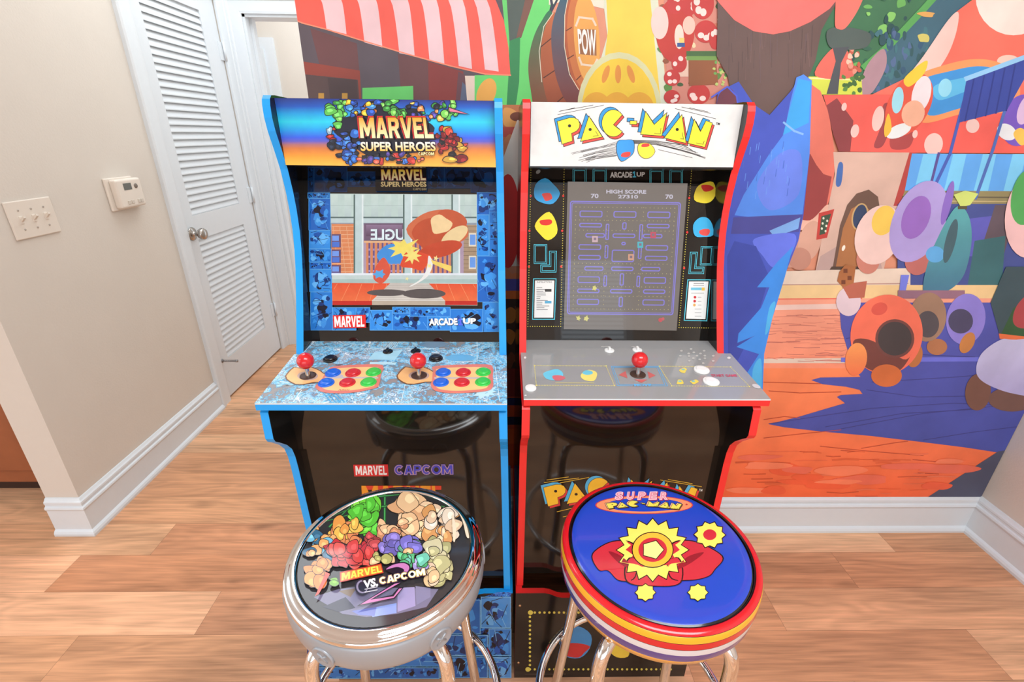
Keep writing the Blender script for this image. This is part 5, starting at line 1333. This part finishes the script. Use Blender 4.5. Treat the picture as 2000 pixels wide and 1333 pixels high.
    a.poly([(1764, 372), (2100, 374), (2100, 398), (1755, 398)], (150, 140, 98)); a.line([(1760, 384), (2060, 386)], 2.5, (104, 96, 76)); a.line([(1760, 392), (2060, 394)], 2, (196, 180, 130))
    a.poly([(1750, 398), (2100, 398), (2100, 600), (1750, 600)], (70, 84, 150)); a.poly([(1862, 430), (1945, 420), (1960, 460), (1940, 500), (1880, 500)], (96, 96, 190)); a.poly([(1940, 400), (1985, 400), (1930, 590), (1880, 590)], (100, 86, 96)); a.poly([(1900, 470), (1960, 460), (1950, 600), (1880, 600)], (60, 110, 116))
    # large spotted dome with a round porthole and a flag
    a.poly([(1700, 185), (1772, 150), (1864, 24), (1896, 0), (2100, U), (2100, 190)], (248, 116, 98)); a.blob([(1868, 26), (1862, 70), (1840, 120), (1796, 172), (1748, 182), (1800, 110), (1848, 40)], (244, 206, 196)); a.ell(1975, -6, 74, 76, (240, 226, 216)); a.ell(1965, 120, 22, 12, (242, 206, 190))
    a.blob([(1790, 150), (1840, 128), (1900, 116), (1950, 124), (1985, 150), (1975, 215), (1880, 222), (1800, 240), (1780, 200)], (246, 158, 100)); a.blob([(1800, 156), (1850, 140), (1905, 130), (1945, 138), (1965, 165), (1955, 200), (1880, 210), (1812, 226), (1798, 190)], (66, 152, 222)); a.blob([(1820, 170), (1860, 156), (1910, 150), (1930, 165), (1880, 180), (1830, 196)], (96, 190, 236)); a.ell(1842, 172, 13, 18, (150, 220, 244), 10)
    a.ell(1772, 205, 40, 66, (226, 90, 70), 28, 36); a.ell(1750, 196, 11, 26, (160, 220, 236), 8); a.ell(1796, 184, 18, 36, (236, 226, 230), 14); a.ell(1752, 256, 26, 12, (232, 236, 236), -24); a.ell(1780, 222, 22, 26, (240, 180, 150), 20); a.blob([(1762, 155), (1790, 128), (1808, 120), (1800, 146), (1772, 170)], (248, 206, 66)); a.blob([(1724, 248), (1732, 222), (1738, 252), (1726, 268)], (244, 190, 66))
    a.ell(1990, 235, 38, 52, (120, 90, 196), 20); a.ell(1998, 215, 14, 30, (220, 190, 226), 20); a.ell(1962, 258, 20, 15, (232, 236, 240), 30); a.blob([(1975, 262), (1990, 250), (2010, 270), (1990, 284)], (240, 196, 90))
    a.line([(1878, 200), (1852, 300), (1818, 372)], 6, (72, 96, 184)); a.line([(1972, 170), (1936, 290), (1902, 386)], 6, (80, 112, 188)); a.line([(1830, 300), (1812, 370)], 5, (92, 80, 150))
    a.poly([(1884, 154), (1998, 112), (2010, 130), (1962, 216), (1868, 240)], (56, 76, 164)); a.line([(1884, 154), (1998, 112)], 9, (150, 206, 246))
    for k in range(5): x = 1898+k*20; a.line([(x, 156-k*7), (x-17, 236-k*5)], 3, (44, 60, 140))
    # pavement and boards
    a.poly([(1480, 530), (1775, 523), (1775, 560), (1480, 560)], (232, 212, 194)); a.poly([(1440, 556), (2100, 556), (2100, 590), (1440, 590)], (240, 206, 150)); a.line([(1480, 556), (1770, 553)], 2, (190, 150, 140))
    a.poly([(1400, 582), (2100, 582), (2100, 720), (1400, 720)], (246, 166, 140), c2=(246, 148, 116)); a.poly([(1400, 718), (2044, 718), (1914, 977), (1400, 977)], (250, 140, 92), c2=(244, 104, 60))
    a.poly([(1440, 596), (1660, 592), (1660, 602), (1440, 606)], (240, 206, 196)); a.poly([(1440, 700), (1660, 698), (1660, 708), (1440, 708)], (226, 206, 190)); a.line([(1440, 584), (1680, 582)], 2, (236, 110, 90))
    for k in range(60):
        x = 1480+R.random()*150; y = 615+R.random()*95; l = 20+R.random()*50; a.line([(x, y), (x+l*0.5, y+R.uniform(-1.5, 2)), (min(x+l, 1650), y+R.uniform(-2, 2))], 0.9, R.choice(((206, 120, 104), (226, 136, 116), (190, 110, 100))))
    # printed violet-blue boards
    a.poly([(1636, 590), (1640, 640), (1652, 680), (1664, 716), (1678, 735), (1600, 736), (1582, 741), (1604, 749), (1650, 754), (1676, 760), (1682, 768), (1640, 770), (1632, 774), (1648, 786), (1600, 800), (1560, 812), (1500, 827), (1530, 833), (1600, 841), (1700, 850), (1800, 862), (1880, 872), (1945, 882), (1962, 883), (2001, 804), (2110, 590)], (84, 88, 176), c2=(70, 82, 168))
    a.poly([(1806, 977), (1946, 880), (1964, 878), (1914, 977)], (76, 80, 104))
    for p in ([(1500, 826), (1700, 796), (1860, 786), (1990, 792)], [(1610, 832), (1760, 806), (1900, 798)], [(1640, 836), (1800, 806), (1960, 790)], [(1800, 858), (1900, 842), (1990, 832)], [(1690, 760), (1790, 774), (1990, 770)], [(1700, 745), (1850, 736), (2000, 724)], [(1660, 700), (1760, 690), (1900, 696)], [(1650, 660), (1680, 655)]): a.line(p, 1.3, (58, 60, 130))
    a.poly([(1640, 697), (2100, 696), (2100, 704), (1640, 706)], (110, 116, 220))
    for p in ([(1490, 818), (1530, 812), (1560, 815)], [(1500, 762), (1560, 766), (1640, 764)], [(1490, 745), (1600, 748)], [(1490, 854), (1560, 846), (1640, 838)], [(1600, 870), (1700, 880), (1800, 888)], [(1680, 874), (1740, 864), (1770, 860)], [(1640, 878), (1668, 880)], [(1780, 896), (1824, 900)], [(1790, 922), (1830, 924)]): a.line(p, 1.3, (190, 76, 50))
    for k in range(46):
        x = 1435+R.random()*380; y = 880+R.random()*92; l = 16+R.random()*50; a.line([(x, y), (x+l*0.5, y+R.uniform(-2, 2)), (x+l, y+R.uniform(-1, 1))], R.choice((1, 1.6, 3)), R.choice(((206, 86, 52), (226, 100, 60), (236, 116, 80))))
    for k in range(16): a.splat(1450+R.random()*400, 890+R.random()*80, 30+R.random()*40, 6+R.random()*8, R.choice(((240, 96, 58), (248, 130, 92), (236, 110, 84))), 950+k, 8, 0.4)
    # potted toadstools, paper lanterns and round pots
    a.ell(1654, 588, 24, 28, (226, 204, 214)); a.poly([(1640, 555), (1690, 548), (1685, 580), (1655, 582)], (186, 104, 84)); a.ell(1692, 506, 23, 28, (206, 132, 116)); a.ell(1712, 458, 44, 60, (242, 208, 200), 22, 32); a.ell(1722, 430, 22, 30, (246, 206, 92), 22)
    a.poly([(1636, 530), (1648, 516), (1668, 520), (1664, 552), (1644, 560), (1632, 548)], (176, 110, 66)); 
    for q in ((1648, 528), (1656, 542), (1644, 550)): a.rect(q[0]-4, q[1]-4, q[0]+4, q[1]+4, (120, 66, 44))
    a.ell(1790, 505, 26, 32, (190, 110, 104), 20); a.ell(1790, 432, 50, 84, (176, 160, 222), 24, 32); a.ell(1785, 424, 26, 44, (152, 108, 196), 22, 28); a.ell(1846, 396, 8, 44, (140, 110, 200), 14)
    a.blob([(1850, 420), (1872, 402), (1890, 430), (1892, 480), (1876, 540), (1840, 570), (1800, 570), (1812, 500)], (92, 172, 176), (70, 120, 150)); a.poly([(1858, 380), (1880, 372), (1906, 378), (1890, 400), (1872, 404)], (206, 222, 120)); a.ell(1822, 496, 18, 16, (96, 170, 226)); a.ell(1852, 470, 10, 44, (70, 100, 110), 14); a.rect(1866, 402, 1884, 408, (90, 84, 56))
    a.poly([(1756, 536), (1772, 536), (1764, 572), (1752, 572)], (120, 130, 230)); a.rect(1750, 566, 1880, 582, (150, 110, 130))
    a.ell(1882, 622, 38, 50, (142, 130, 216), 10, 32); a.ell(1872, 626, 24, 24, (76, 72, 104)); a.ell(1885, 668, 13, 22, (196, 128, 70), 28); a.ell(1826, 676, 20, 16, (176, 116, 80)); a.ell(1808, 618, 36, 48, (160, 126, 104), 6, 32); a.ell(1808, 632, 22, 26, (84, 78, 84))
    a.ell(1782, 692, 16, 24, (190, 116, 66), 10); a.ell(1728, 652, 70, 78, (246, 118, 92), 12, 44); a.blob([(1664, 664), (1700, 664), (1760, 700), (1776, 690), (1750, 724), (1700, 722), (1672, 700)], (120, 66, 60)); a.ell(1714, 602, 16, 12, (222, 90, 76), -20); a.ell(1744, 660, 38, 38, (118, 70, 66)); a.ell(1744, 660, 33, 33, (70, 62, 64))
    a.ell(1669, 700, 21, 32, (246, 160, 92), 8, c2=(242, 120, 76)); a.ell(1728, 732, 30, 22, (214, 112, 60))
    # pale bundle at the right edge
    a.poly([(1960, 520), (2100, 520), (2100, 660), (1950, 660), (1930, 590)], (62, 84, 92)); a.ell(2010, 420, 52, 84, (240, 196, 196), 8, 32); a.ell(2000, 384, 30, 56, (84, 172, 92), 12, 28); a.poly([(1950, 652), (1975, 600), (2010, 580), (2100, 590), (2100, 670), (1990, 668)], (52, 92, 56)); a.blob([(1985, 590), (2030, 560), (2060, 620), (2000, 640), (1974, 628)], (176, 72, 76)); a.poly([(1946, 650), (2100, 664), (2100, 672), (1948, 660)], (240, 120, 70))
    a.ell(1906, 764, 25, 36, (122, 84, 72), 6); a.ell(1972, 778, 46, 24, (116, 84, 76)); a.blob([(1950, 662), (1980, 662), (2100, 660), (2100, 780), (1990, 770), (1930, 752), (1903, 728), (1912, 690)], (206, 204, 238), (176, 170, 220))
    # waterfall in front of the cliff
    a.poly([(1380, 330), (1400, 180), (1440, 160), (1470, 205), (1500, 225), (1540, 180), (1562, 150), (1580, 156), (1578, 300), (1566, 420), (1556, 470), (1530, 536), (1506, 620), (1490, 690), (1485, 770), (1400, 770), (1380, 600)], (72, 92, 200)); a.blob([(1400, 190), (1418, 172), (1434, 186), (1440, 230), (1400, 230)], (112, 60, 76)); a.line([(1388, 190), (1418, 170), (1436, 188), (1442, 230)], 3, (80, 100, 220))
    a.poly([(1552, 152), (1566, 146), (1582, 158), (1578, 300), (1564, 420), (1470, 424), (1432, 420), (1450, 380), (1500, 300), (1528, 262), (1540, 200)], (86, 146, 246)); a.poly([(1556, 154), (1580, 160), (1576, 240), (1526, 264), (1540, 210)], (66, 172, 244)); a.blob([(1476, 360), (1520, 300), (1560, 300), (1556, 380), (1500, 410)], (110, 140, 246)); a.line([(1528, 240), (1548, 256), (1564, 262)], 4, (140, 190, 246))
    a.poly([(1430, 424), (1565, 418), (1558, 452), (1500, 456), (1425, 456)], (76, 78, 160)); a.poly([(1500, 450), (1560, 424), (1556, 446), (1510, 462)], (126, 176, 240))
    a.blob([(1470, 466), (1548, 456), (1540, 500), (1510, 522), (1488, 500)], (104, 124, 240)); a.poly([(1432, 470), (1474, 480), (1500, 540), (1470, 640), (1440, 700), (1420, 720), (1418, 500)], (60, 78, 176))
    a.poly([(1546, 480), (1530, 540), (1506, 620), (1490, 690), (1487, 770), (1466, 770), (1448, 740), (1480, 690), (1436, 676), (1472, 654), (1438, 668), (1440, 650), (1484, 600), (1500, 560), (1476, 560), (1516, 510)], (64, 150, 246))
    for q in ([(1468, 720), (1484, 700), (1484, 765), (1470, 768)], [(1500, 600), (1512, 590), (1500, 640), (1492, 650)]): a.blob(q, (84, 190, 250))
    for k in range(30):
        t = R.random(); x = 1445+t*100; y = 250+R.random()*150; a.line([(x, y), (x-2, y+14)], 0.9, R.choice(((70, 110, 210), (120, 170, 250))))
    o = mb.build('wall_mural', [M_mural])
    tag(o, 'full wall printed mural of a colourful cartoon village behind the arcade cabinets', 'mural')
mural()
